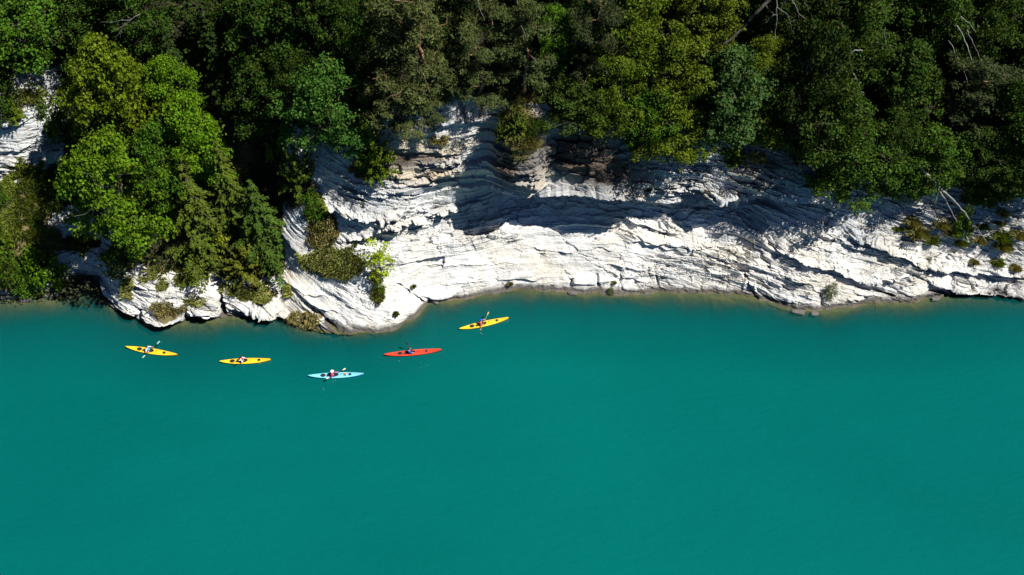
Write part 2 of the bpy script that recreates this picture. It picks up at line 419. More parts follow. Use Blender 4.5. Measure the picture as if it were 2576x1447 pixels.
# vegetation soil, stains
P0 = np.stack([GX, GY, GZ], -1)
nz = fbm(GX * 0.25, GY * 0.25, GZ * 0.25, 3, 3)
soil = sstep(2.92, 3.12, BAND + nz * 0.25)
def patch(cx, cy, rx, ry, amp=1.0):
    return amp * np.exp(-(((colx[None, :] - cx) / rx) ** 2 + ((DY0c - cy) / ry) ** 2) ** 1.5)
leftbank = sstep(0.95, 1.10, BAND) * (1 - sstep(1.9, 2.05, BAND)) * (1 - sstep(125, 160, colx))[None, :]
prom = sstep(1.35, 1.75, BAND + nz * 0.5) * (sstep(270, 300, colx) * (1 - sstep(690, 740, colx)))[None, :]
covev = sstep(1.75, 1.95, BAND + nz * 0.4) * (sstep(150, 170, colx) * (1 - sstep(262, 275, colx)))[None, :]
soil = np.maximum.reduce([soil, leftbank, prom, covev])
for a in [(830, 655, 85, 42), (815, 585, 45, 45), (795, 515, 32, 40), (640, 735, 75, 22), (770, 800, 50, 18), (425, 778, 40, 14), (930, 425, 60, 30), (1300, 300, 55, 65), (740, 470, 60, 50),
          (950, 740, 22, 20), (2480, 485, 70, 28), (950, 700, 14, 20)]:
    soil = np.maximum(soil, 0.85 * patch(*a))
soil = np.clip(np.maximum(soil, patch(135, 470, 48, 75, 1.2)) - patch(180, 560, 55, 28) - patch(70, 290, 90, 110, 0.9), 0, 1)
soil = np.clip(np.maximum(soil, patch(190, 612, 75, 20, 1.1)), 0, 1)
ochre = patch(1060, 430, 110, 36, 0.9) + patch(1110, 360, 80, 28, 0.9) + patch(1000, 360, 60, 40, 0.8) + patch(1340, 420, 60, 40, 0.7) + patch(1900, 400, 80, 20, 0.6) + patch(1180, 260, 60, 30, 0.5) \
    + patch(720, 690, 30, 20, 0.5) + patch(1650, 590, 80, 20, 0.3) + patch(2250, 600, 90, 30, 0.2) + patch(1310, 280, 50, 50, 0.7)
brown = patch(1005, 400, 55, 24, 1.0) + patch(1080, 385, 40, 12, 0.8) + patch(1460, 370, 110, 85, 1.1) + patch(1570, 425, 90, 36, 0.8) + patch(1290, 330, 70, 75, 0.8) + patch(60, 215, 70, 14, 0.5) + patch(1010, 300, 30, 30, 0.5) + patch(1275, 400, 25, 50, 0.5) + patch(50, 725, 110, 16, 0.7) + patch(1970, 405, 130, 55, 0.75)
ochre, brown = np.clip(ochre, 0, 1), np.clip(brown, 0, 1)

# bedding: thin limestone beds, folded on the west side and dipping gently east
xs = np.linspace(-150, 150, 3001)
dip = np.interp(xs, [-150, -40, -31, -28, -22, -18, -13, -9, 0, 6, 14, 60, 150], [-.1, -.12, -.15, -.35, -.75, -.6, -.25, 0.02, 0.08, 0.0, -.2, -.26, -.26])
gint = -np.cumsum(dip) * (xs[1] - xs[0]); gint -= np.interp(0, xs, gint)
n1 = fbm(GX * 0.11, GY * 0.11, GZ * 0.11, 3, 11); n2 = fbm(GX * 0.7, GY * 0.7, GZ * 0.7, 3, 12)
BED = GZ + 0.25 * (GY - 75) + np.interp(GX, xs, gint) + 0.65 * n1 + 0.12 * n2
def beds(th, blk, seed, lipamp=0.5):
    q = BED / th + 0.5 * vn(GX * 0.05, GY * 0.05, GZ * 0.05, seed)
    i = np.floor(q); f = q - i
    z0 = np.zeros_like(i)
    off = h3(i, z0, z0, seed + 1)
    j = np.floor((GX + 0.6 * GY) / blk + off * 13 + 0.55 * vn(GX * 1.3 / blk, GY * 1.3 / blk, GZ * 1.3 / blk, seed + 2))
    hb = h3(i, j, z0, seed + 3)
    return 0.55 * (off - 0.5) + 0.75 * (hb - 0.5) + lipamp * (f - 0.5)
def plates(lx, lb, seed, tilt=0.5, crack=0.25, eps=0.06):
    """broken plates of rock: cells lx long and lb thick along the bedding, each pushed in or out and tipped, with open cracks between"""
    u = (GX + 0.35 * GY) / lx + 0.35 * n2 / lx + 0.25 * vn(GX * 0.9, GY * 0.9, GZ * 0.9, seed + 5); v = BED / lb
    iu, iv = np.floor(u), np.floor(v); F1 = np.full_like(u, 9.0); F2 = np.full_like(u, 9.0); hid = np.zeros_like(u); du = np.zeros_like(u); dv_ = np.zeros_like(u); z0 = np.zeros_like(u)
    for a in (-1, 0, 1):
        for b in (-1, 0, 1):
            cu, cv = iu + a, iv + b
            pu = cu + 0.1 + 0.8 * h3(cu, cv, z0, seed); pv = cv + 0.15 + 0.7 * h3(cu, cv, z0, seed + 1)
            dd = np.abs(u - pu) * 0.8 + np.abs(v - pv) * 1.0 + 0.3 * np.maximum(np.abs(u - pu), np.abs(v - pv)); new = dd < F1
            F2 = np.where(new, F1, np.minimum(F2, dd)); hid = np.where(new, h3(cu, cv, z0, seed + 2), hid)
            du = np.where(new, u - pu, du); dv_ = np.where(new, v - pv, dv_); F1 = np.where(new, dd, F1)
    t1, t2 = np.modf(hid * 37.7)[0] - 0.5, np.modf(hid * 91.3)[0] - 0.25
    return (hid - 0.5) + tilt * (t1 * du * 1.3 + t2 * dv_ * 1.6) - crack * np.maximum(0, 1 - (F2 - F1) / eps)
m1, m2, m3 = [sstep(-0.10, 0.16, fbm(GX * s_, GY * s_, GZ * s_ * 2, 2, sd_)) for s_, sd_ in ((0.12, 71), (0.25, 72), (0.5, 73))]
rt = (0.35 * sstep(1450, 1800, colx) + 0.3 * (1 - sstep(900, 1100, colx)))[None, :]
m2 = np.clip(m2 + rt, 0, 1); m3 = np.clip(m3 + rt, 0, 1)
d = 0.42 * beds(1.6, 5.0, 101, 0.35) * (0.2 + 0.8 * m1) + 0.14 * beds(0.62, 2.2, 202, 0.5) * m2 + 0.06 * beds(0.25, 0.9, 303, 0.5) * m3
d = d + 0.85 * plates(5.2, 1.5, 510, 0.7, 0.22, 0.05) * (0.35 + 0.65 * m1) + 0.46 * plates(1.8, 0.56, 520, 0.9, 0.5, 0.09) * (0.12 + 0.88 * m2) + 0.30 * plates(0.75, 0.26, 530, 0.9, 0.45, 0.14) * (0.05 + 0.95 * m3 * (0.3 + 0.7 * m2))
rug = np.exp(-(((colx[None, :] - 1450) / 130) ** 2 + ((DY0c - 380) / 75) ** 2))
d = d + rug * 1.1 * plates(1.7, 1.3, 540, 0.9, 0.5, 0.12)
big = fbm(GX * 0.16, GY * 0.16, GZ * 0.16, 3, 21)
rough_mask = 0.55 + 0.45 * sstep(-0.15, 0.25, fbm(GX * 0.09, GY * 0.09, GZ * 0.09, 2, 44))
smooth_slab = (sstep(1060, 1160, colx) * (1 - sstep(1450, 1700, colx)))[None, :] * (1 - sstep(0.95, 1.3, BAND))
smooth_slab = np.maximum(smooth_slab, np.exp(-(((colx[None, :] - 940) / 120) ** 2 + ((DY0c - 775) / 60) ** 2) ** 2))
rough_mask = rough_mask * (1 - 0.5 * smooth_slab) * (1 + 0.25 * sstep(1.9, 2.3, BAND))
amp = np.where(BAND < 0, 0.22, 1.0) * rough_mask * (1 + 0.35 * sstep(1450, 1750, colx)[None, :]) * (1 - 0.8 * soil)
amp = amp * np.where(BAND > 3.5, 0.4, 1.0)
disp = d * amp + 0.55 * big * np.where(BAND < 0, 1.2, 1.0) + 0.10 * fbm(GX * 1.4, GY * 1.4, GZ * 1.4, 3, 61)
disp = disp * (0.5 + 0.5 * sstep(0.0, 0.2, np.abs(BAND)))
disp[:, ~inner] *= 0.3
disp[NR - 4:] = 0
def grid_normals(X, Y, Z):
    gu = np.stack([np.gradient(X, axis=1), np.gradient(Y, axis=1), np.gradient(Z, axis=1)], -1)
    gv = np.stack([np.gradient(X, axis=0), np.gradient(Y, axis=0), np.gradient(Z, axis=0)], -1)
    n = np.cross(gu, gv); return n / (np.linalg.norm(n, axis=-1, keepdims=True) + 1e-9)
NB = grid_normals(gsm(gsm(GX, 4, 0), 4, 1), gsm(gsm(GY, 4, 0), 4, 1), gsm(gsm(GZ, 4, 0), 4, 1))
P = np.stack([GX, GY, GZ], -1) + NB * disp[..., None]
P[:iw, :, 2] = np.minimum(P[:iw, :, 2], -0.03)
turf = np.zeros_like(GX)
for a in [(832, 655, 92, 44), (818, 590, 46, 48), (797, 520, 34, 44), (642, 735, 82, 26), (772, 800, 55, 20), (427, 778, 42, 17), (445, 688, 95, 34), (308, 648, 55, 30), (68, 520, 75, 120), (110, 600, 50, 40), (30, 680, 80, 50), (930, 432, 50, 24), (1312, 300, 60, 70), (2480, 482, 80, 32), (575, 430, 45, 60), (1960, 350, 90, 24), (950, 730, 24, 30)]:
    turf = np.maximum(turf, patch(*a))
turf = np.clip(turf * 1.3, 0, 1)
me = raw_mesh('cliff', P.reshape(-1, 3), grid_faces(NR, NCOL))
attr(me, 'bed', BED); attr(me, 'soil', soil); attr(me, 'ochre', ochre); attr(me, 'brown', brown); attr(me, 'turf', turf); attr(me, 'weather_shade', np.clip(sstep(1.75, 2.3, BAND + 0.6 * nz) * 0.9 + sstep(1550, 2000, colx)[None, :] * 0.5 * sstep(-0.1, 0.3, nz) + 0.25 * sstep(0.05, 0.35, nz), 0, 0.95))
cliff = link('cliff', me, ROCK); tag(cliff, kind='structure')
cliff['label'] = 'white thin-bedded limestone cliff with wooded slope above the turquoise lake'
NRM = grid_normals(gsm(gsm(P[..., 0], 2, 0), 2, 1), gsm(gsm(P[..., 1], 2, 0), 2, 1), gsm(gsm(P[..., 2], 2, 0), 2, 1))
PDX, PDY, PT = project(P)
def ground(dx, dy):
    """point and normal of the cliff surface seen on that bearing"""
    j = int(np.argmin(np.abs(colx - dx)))
    c = np.abs(PDY[iw:NR - 4, j] - dy) + 0.02 * PT[iw:NR - 4, j]
    i = iw + int(np.argmin(c))
    return Vector(P[i, j]), Vector(NRM[i, j]), i, j

# ------------------------------------------------------------------ lake
wd = np.concatenate([[260, 160, 110, 85, 70], dist[:1] - 5, np.arange(50, 18, -2.5), dist[2:], [0.0, -0.5, -1.6]])
wfd = np.exp(-np.maximum(wd, 0) / 1.2)[:, None]
wY = ys_true[None, :] * wfd + ys_far[None, :] * (1 - wfd) - wd[:, None]
wX = (colx[None, :] - CX) / FO * (wY * CP + CAM_H * SP)
dgrid = np.interp(-wd, -dist, np.arange(len(dist)))
depth = np.zeros_like(wY)
tz = np.concatenate([P[:iw, :, 2], np.full((1, NCOL), 0.0)], 0); td = np.concatenate([dist, [0.0]])
for r_ in range(len(wd)):
    q = np.clip(np.interp(-wd[r_], -td, np.arange(len(td))), 0, len(td) - 1)
    a = int(np.floor(q)); b = min(a + 1, len(td) - 1); f = q - a
    depth[r_] = np.maximum(0, -(tz[a] * (1 - f) + tz[b] * f))
me = raw_mesh('water', np.stack([wX, wY, np.zeros_like(wX)], -1).reshape(-1, 3), grid_faces(len(wd), NCOL), True)
attr(me, 'depth', depth)
lake = link('water', me, WATER); tag(lake, kind='structure'); lake['label'] = 'calm turquoise lake water, milky with glacial silt'
# ------------------------------------------------------------------ plant materials (tinted by each plant's own colour)
def leaf_material(name, trans=0.3, rough=0.5, lo=0.55, hi=1.35, spec=0.35, yellow=0.18):
    t = NT(name)
    geo = t.n('NewGeometry'); oi = t.n('ObjectInfo')
    rnd = geo.outputs['Random Per Island']
    val = t.ramp(rnd, [(0.0, lo), (1.0, hi)])
    nz_ = t.noise(t.n('TexCoord').outputs['Object'], 0.9, 2)
    v2 = t.math('MULTIPLY', val, t.ramp(nz_, [(0.3, 0.7), (0.7, 1.25)]))
    c = t.mix(1.0, oi.outputs['Color'], v2, 'MULTIPLY')
    c = t.mix(t.math('MULTIPLY', t.ramp(t.math('FRACT', t.math('MULTIPLY', rnd, 17.3)), [(0.75, 0.0), (1.0, 1.0)]), yellow), c, (0.30, 0.24, 0.03))
    n3 = t.noise(t.n('TexCoord').outputs['Object'], 0.35, 2)
    c = t.mix(t.ramp(n3, [(0.35, 0.0), (0.7, 0.55)]), c, t.mix(1.0, c, (1.22, 1.06, 0.8), 'MULTIPLY'))
    b = t.bsdf(Base_Color=c, Roughness=rough); b.inputs['Specular IOR Level'].default_value = spec
    tl = t.n('BsdfTranslucent'); t.setin(tl, 'Color', t.mix(1.0, c, (1.2, 1.15, 0.35), 'MULTIPLY'))
    m = t.n('MixShader'); m.inputs[0].default_value = trans
    t.t.links.new(b.outputs[0], m.inputs[1]); t.t.links.new(tl.outputs[0], m.inputs[2])
    return t.done(m.outputs[0])
LEAF = leaf_material('broad_leaf', 0.30, 0.6, 0.55, 1.4, 0.12)
NEEDLE = leaf_material('needle_leaf', 0.12, 0.7, 0.6, 1.35, 0.1, 0.08)
GRASS = leaf_material('dry_grass', 0.2, 0.7, 0.5, 1.5, 0.1, 0.08)
def bark_material(name, c1, c2, scale=3.0):
    t = NT(name); tc = t.n('TexCoord').outputs['Object']
    mp = t.n('Mapping'); t.setin(mp, 'Vector', tc); mp.inputs['Scale'].default_value = (1, 1, 0.25)
    n = t.noise(mp.outputs[0], scale * 3, 5, 0.65)
    c = t.mix(t.ramp(n, [(0.35, 0.0), (0.65, 1.0)]), c1, c2)
    b = t.bsdf(Base_Color=c, Roughness=0.9, Normal=t.bump(n, 0.6, 0.05)); b.inputs['Specular IOR Level'].default_value = 0.15
    return t.done(b.outputs[0])
BARK = bark_material('grey_bark', (0.05, 0.04, 0.03), (0.14, 0.12, 0.09))
PBARK = bark_material('pine_bark', (0.13, 0.07, 0.045), (0.34, 0.20, 0.13))
DEAD = bark_material('bleached_wood', (0.11, 0.105, 0.10), (0.28, 0.265, 0.245))
BIRCH = bark_material('birch_bark', (0.10, 0.095, 0.09), (0.36, 0.345, 0.32), 1.5)

def tube(points, radii, sides=6):
    pts = [Vector(p) for p in points]; V, F = [], []
    n = len(pts); ref = Vector((0.31, 0.17, 0.93))
    for i, p in enumerate(pts):
        d = (pts[min(i + 1, n - 1)] - pts[max(i - 1, 0)])
        d = d.normalized() if d.length > 1e-6 else Vector((0, 0, 1))
        if abs(d.dot(ref)) > 0.95: r0 = Vector((1, 0, 0))
        else: r0 = ref
        u = d.cross(r0).normalized(); v = d.cross(u)
        for k in range(sides):
            a = 2 * math.pi * k / sides
            V.append(p + (u * math.cos(a) + v * math.sin(a)) * radii[i])
    for i in range(n - 1):
        for k in range(sides):
            a, b = i * sides + k, i * sides + (k + 1) % sides
            F.append((a, b, b + sides, a + sides))
    return V, F
def join_tubes(name, tubes, smooth=True):
    V, F = [], []
    for v, f in tubes:
        o = len(V); V += [tuple(q) for q in v]; F += [tuple(i + o for i in q) for q in f]
    return raw_mesh(name, np.array(V), np.array(F), smooth)
def bent(a, b, n=5, wob=0.15, sag=0.0, rs=random):
    a, b = Vector(a), Vector(b); L = (b - a).length; out = []
    o1 = Vector((rs.uniform(-1, 1), rs.uniform(-1, 1), rs.uniform(-.5, .5))) * wob * L
    for i in range(n):
        t = i / (n - 1); p = a.lerp(b, t) + o1 * math.sin(math.pi * t) + Vector((rs.uniform(-1, 1), rs.uniform(-1, 1), rs.uniform(-1, 1))) * wob * 0.3 * L * math.sin(math.pi * t)
        p.z -= sag * L * math.sin(math.pi * t)
        out.append(p)
    return out
def leaf_quads(c, nrm, tan, ln, wd):
    """centres, normals, long axes (n,3), lengths, widths (n,) -> pointed leaves"""
    nrm = nrm / (np.linalg.norm(nrm, axis=1, keepdims=True) + 1e-9)
    tan = tan - nrm * (tan * nrm).sum(1, keepdims=True); tan = tan / (np.linalg.norm(tan, axis=1, keepdims=True) + 1e-9)
    bi = np.cross(nrm, tan)
    ln, wd = ln[:, None] * 0.5, wd[:, None] * 0.5
    v = np.stack([c - tan * ln, c + bi * wd - tan * ln * 0.15 + nrm * wd * 0.35, c + tan * ln, c - bi * wd - tan * ln * 0.15 + nrm * wd * 0.35], 1)
    return v.reshape(-1, 3)
def quad_mesh(name, V):
    n = len(V) // 4
    return raw_mesh(name, V, np.arange(n * 4).reshape(n, 4))
def rdir(g, n):
    v = g.normal(size=(n, 3)); return v / np.linalg.norm(v, axis=1, keepdims=True)

def clump_leaves(g, centers, rad, count, size, flat=0.55, up=0.7, needle=False):
    C, N, T, L, W = [], [], [], [], []
    for c, r in zip(centers, rad):
        k = max(6, int(count * r * r))
        d = rdir(g, k); rr = r * g.uniform(0.1, 1.25, k) ** 0.6 * np.where(g.random(k) < 0.16, g.uniform(1.1, 1.9, k), 1.0)
        p = d * rr[:, None]; p[:, 2] *= flat
        p[:, 2] += 0.15 * r * (1 - (p[:, 0] ** 2 + p[:, 1] ** 2) / (r * r))
        C.append(c + p)
        out = d.copy(); out[:, 2] += up
        N.append(0.8 * out + 0.95 * rdir(g, k)); T.append(rdir(g, k) + (0.6 * d if needle else 0))
        s = size * g.uniform(0.65, 1.35, k)
        L.append(s); W.append(s * (0.34 if needle else 0.74))
    return leaf_quads(np.concatenate(C), np.concatenate(N), np.concatenate(T), np.concatenate(L), np.concatenate(W))

# prototypes are about 10 m high and stand on the origin
def proto_broad(seed, H=10.0, Wd=7.5, lobes=14, per=17, leaf=0.25, dens=165, low=0.04, flat=0.62):
    g = np.random.default_rng(seed); rs = random.Random(seed)
    tubes = []; fork = 0.3 * H
    tubes.append(tube(bent((0, 0, -0.6), (rs.uniform(-.3, .3), rs.uniform(-.3, .3), fork), 5, 0.06, rs=rs), [0.20, 0.17, 0.15, 0.14, 0.13], 7))
    centers, rad = [], []
    for i in range(lobes):
        f = (i + 0.5) / lobes
        zc = H * (low + 0.10 + (0.92 - low - 0.1) * f)
        env = math.sin(math.pi * min(1, max(0.06, (f * 0.80 + 0.17)))) ** 0.7
        ang = i * 2.4 + rs.uniform(-.5, .5)
        rr = Wd * 0.5 * env * rs.uniform(0.40, 0.80)
        lc = Vector((math.cos(ang) * rr, math.sin(ang) * rr, zc))
        lr = Wd * 0.5 * env * rs.uniform(0.42, 0.60) + 0.35
        st = Vector((0, 0, fork * rs.uniform(0.7, 1.2))) if zc > fork else Vector((0, 0, max(0.5, zc * 0.6)))
        tubes.append(tube(bent(st, lc, 5, 0.12, rs=rs), [0.10, 0.075, 0.055, 0.04, 0.02], 5))
        for k in range(per):
            d = rdir(g, 1)[0]; d[2] = abs(d[2]) * 0.9 - 0.25
            cpos = np.array(lc) + d * np.array([lr, lr, lr * 0.75]) * g.uniform(0.6, 1.0)
            centers.append(cpos); rad.append(g.uniform(0.25, 0.85))
            if k % 3 == 0: tubes.append(tube(bent(lc, cpos, 3, 0.1, rs=rs), [0.03, 0.02, 0.008], 4))
    V = clump_leaves(g, centers, rad, dens, leaf, flat)
    return join_tubes('trunk', tubes), quad_mesh('crown', V), H, Wd, BARK, LEAF
def proto_pine(seed, H=10.0, Wd=6.5, limbs=15):
    g = np.random.default_rng(seed); rs = random.Random(seed)
    tr = bent((0, 0, -0.6), (rs.uniform(-.8, .8), rs.uniform(-.6, .2), H * 0.93), 9, 0.07, rs=rs)
    tubes = [tube(tr, list(np.linspace(0.21, 0.05, 9)), 7)]
    centers, rad = [], []
    for i in range(limbs):
        f = 0.22 + 0.76 * i / (limbs - 1)
        q = tr[min(8, int(f * 8))].lerp(tr[min(8, int(f * 8) + 1)], f * 8 - int(f * 8))
        ang = i * 2.4 + rs.uniform(-.6, .6); ln = Wd * 0.5 * (1.05 - 0.62 * f) * rs.uniform(0.65, 1.15) + 0.4
        e = q + Vector((math.cos(ang) * ln, math.sin(ang) * ln, rs.uniform(-0.1, 0.9)))
        limb = bent(q, e, 6, 0.16, rs=rs)
        tubes.append(tube(limb, [0.085, 0.07, 0.055, 0.04, 0.03, 0.015], 5))
        for k in range(rs.randint(7, 10)):
            b = limb[rs.randint(2, 5)]
            c = b + Vector((rs.gauss(0, .55), rs.gauss(0, .55), rs.uniform(0.0, 0.35)))
            tubes.append(tube([b, c], [0.025, 0.008], 3))
            centers.append(np.array(c)); rad.append(rs.uniform(0.38, 0.75))
    V = clump_leaves(g, centers, rad, 330, 0.27, 0.45, 0.9, True)
    return join_tubes('trunk', tubes), quad_mesh('crown', V), H, Wd, PBARK, NEEDLE
def proto_spruce(seed, H=10.0, Wd=5.5, tiers=17, droop=0.35, irregular=0.15, leaf=0.30):
    g = np.random.default_rng(seed); rs = random.Random(seed)
    tubes = [tube([(0, 0, -0.6), (0.05, 0, H * 0.5), (0, 0.05, H)], [0.17, 0.1, 0.02], 6)]
    C, N, T, L, W = [], [], [], [], []
    for i in range(tiers):
        f = i / (tiers - 1); z = H * (0.06 + 0.92 * f); rmax = Wd * 0.5 * (1 - f) ** 0.8 + 0.15
        nb = max(4, int(11 * (1 - f) + 4))
        for b in range(nb):
            ang = 2 * math.pi * b / nb + i * 1.1 + rs.uniform(-.2, .2)
            ln = rmax * rs.uniform(1 - irregular * 2.2, 1 + irregular)
            dirv = np.array([math.cos(ang), math.sin(ang), 0.0]); side = np.array([-dirv[1], dirv[0], 0])
            dz = -droop * ln * rs.uniform(0.6, 1.4) + 0.12 * ln
            tubes.append(tube([(0, 0, z), tuple(dirv * ln * 0.5 + np.array([0, 0, z + dz * 0.3])), tuple(dirv * ln + np.array([0, 0, z + dz]))], [0.03, 0.02, 0.006], 3))
            k = int(52 * ln / 2.0) + 10
            s = g.uniform(0.12, 1.0, k) ** 0.75; sd = g.uniform(-1, 1, k) * (0.36 * ln * (1.05 - s) + 0.08)
            p = dirv[None] * (s * ln)[:, None] + side[None] * sd[:, None]
            p[:, 2] = z + dz * s ** 1.6 - np.abs(sd) * 0.35 + g.normal(0, 0.05, k)
            C.append(p); nn = np.tile(np.array([[0, 0, 1.0]]), (k, 1)) + dirv * 0.35 + 0.45 * rdir(g, k); N.append(nn)
            T.append(dirv[None] * 0.8 + side[None] * np.sign(sd)[:, None] * 0.8 + np.array([[0, 0, -0.35]]) + 0.3 * rdir(g, k))
            q = leaf * g.uniform(0.7, 1.3, k); L.append(q); W.append(q * 0.42)
    V = leaf_quads(np.concatenate(C), np.concatenate(N), np.concatenate(T), np.concatenate(L), np.concatenate(W))
    return join_tubes('trunk', tubes), quad_mesh('crown', V), H, Wd, BARK, NEEDLE
def proto_shrub(seed, H=3.0, Wd=3.4, n=44, leaf=0.22, dens=150, sparse=False):
    g = np.random.default_rng(seed); rs = random.Random(seed); tubes, centers, rad = [], [], []
    for i in range(n):
        d = rdir(g, 1)[0]; d[2] = abs(d[2])
        c = d * np.array([Wd * .5, Wd * .5, H * .85]) * g.uniform(0.55, 1.0) + np.array([0, 0, 0.1 * H])
        centers.append(c); rad.append(g.uniform(0.28, 0.5) if sparse else g.uniform(0.35, 0.62))
        if i % 2 == 0: tubes.append(tube(bent((rs.uniform(-.2, .2), rs.uniform(-.2, .2), -0.4), c, 4, 0.1, rs=rs), [0.035, 0.028, 0.02, 0.008], 4))
    V = clump_leaves(g, centers, rad, dens, leaf, 0.7)
    return join_tubes('stem', tubes), quad_mesh('foliage', V), H, Wd, BARK, LEAF
def proto_yewbush(seed, H=3.0, Wd=3.6):
    g = np.random.default_rng(seed); rs = random.Random(seed); tubes = []; C, N, T, L, W = [], [], [], [], []
    for i in range(90):
        d = rdir(g, 1)[0]; d[2] = abs(d[2]) * 1.1 + 0.05; ln = g.uniform(0.6, 1.0)
        e = d * np.array([Wd * .5, Wd * .5, H]) * ln; e[2] = min(e[2], H)
        tubes.append(tube([(0, 0, -0.4), tuple(e * 0.55 + np.array([0, 0, 0.25])), tuple(e)], [0.03, 0.02, 0.006], 3))
        k = 42; s = g.uniform(0.35, 1.0, k)
        hd = e.copy(); hd[2] = 0; hd /= (np.linalg.norm(hd) + 1e-6); side = np.array([-hd[1], hd[0], 0])
        sd = g.uniform(-1, 1, k) * 0.32 * (1.15 - s)
        p = e[None] * s[:, None] + side[None] * sd[:, None]; p[:, 2] += 0.25 * np.sin(np.pi * s) - 0.25 * np.abs(sd) + g.normal(0, .04, k)
        C.append(p); N.append(np.array([[0, 0, 1.0]]) + hd * 0.4 + 0.5 * rdir(g, k)); T.append(e[None] * 0.4 + side[None] * np.sign(sd)[:, None] * 0.6 + 0.2 * rdir(g, k))
        q = 0.24 * g.uniform(0.7, 1.3, k); L.append(q); W.append(q * 0.38)
    V = leaf_quads(np.concatenate(C), np.concatenate(N), np.concatenate(T), np.concatenate(L), np.concatenate(W))
    return join_tubes('stem', tubes), quad_mesh('foliage', V), H, Wd, BARK, NEEDLE
PROTO = {
    'b0': proto_broad(1), 'b1': proto_broad(2, Wd=8.0, lobes=16), 'b2': proto_broad(3, Wd=6.5, lobes=13, per=18, leaf=0.185, dens=230), 'b3': proto_broad(4, Wd=8.5, lobes=17, per=17, leaf=0.29),
    'b4': proto_broad(5, Wd=7.0, lobes=14, per=16, leaf=0.23, flat=0.5),
    'p0': proto_pine(11), 'p1': proto_pine(12, limbs=13, Wd=7.0), 'p2': proto_pine(13, limbs=17),
    's0': proto_spruce(21), 's1': proto_spruce(22, Wd=6.5, tiers=14, droop=0.5, irregular=0.28), 's2': proto_spruce(23, Wd=4.2, tiers=18, irregular=0.25),
    'h0': proto_shrub(31), 'h1': proto_shrub(32, n=36, leaf=0.2), 'h2': proto_shrub(33, n=22, leaf=0.26, dens=150, sparse=True),
    'h3': proto_shrub(34, H=4.0, Wd=3.4, n=32, leaf=0.23, dens=140, sparse=True),
    'y0': proto_yewbush(41), 'y1': proto_yewbush(42, 3.0, 4.2),
}
first_use = {}
def plant(kind, name, cx, base, top, w, col, label, cat, group, lean=(0, 0), sink=0.3, part=('trunk', 'crown')):
    """a plant whose foot is on the bearing (cx, base), whose top reaches the bearing row top and whose crown is w wide"""
    tm, cm, H, Wd, bm_, lm_ = PROTO[kind]
    p, n, i, j = ground(cx, base)
    for _ in range(2):                               # a tall plant leans outwards in perspective: centre its crown, not its foot
        X = float(xat(cx, 0.45 * base + 0.55 * top, p.y)); tb = p.y * CP - (p.z - CAM_H) * SP
        p, n, i, j = ground(CX + FO * X / tb, base)
    ztop = CAM_H + float(kslope(top)) * p.y
    h = max(1.0, ztop - p.z)
    t = p.y * CP - (p.z + h * .5 - CAM_H) * SP
    wm = w * t / FO
    o = empty(name, p - Vector((0, 0, sink)), random.uniform(0, 6.28))
    sx = wm / Wd
    o.scale = (sx, sx, (h + sink) / H)
    o.rotation_euler.x = R(lean[0] + random.uniform(-3, 3)); o.rotation_euler.y = R(lean[1] + random.uniform(-3, 3))
    tag(o, label, cat, group)
    a = link(part[0], tm, bm_, o); b = link(part[1], cm, lm_, o)
    v = random.uniform(0.88, 1.12)
    b.color = (col[0] * v * random.uniform(0.92, 1.08), col[1] * v, col[2] * v, 1)
    return o

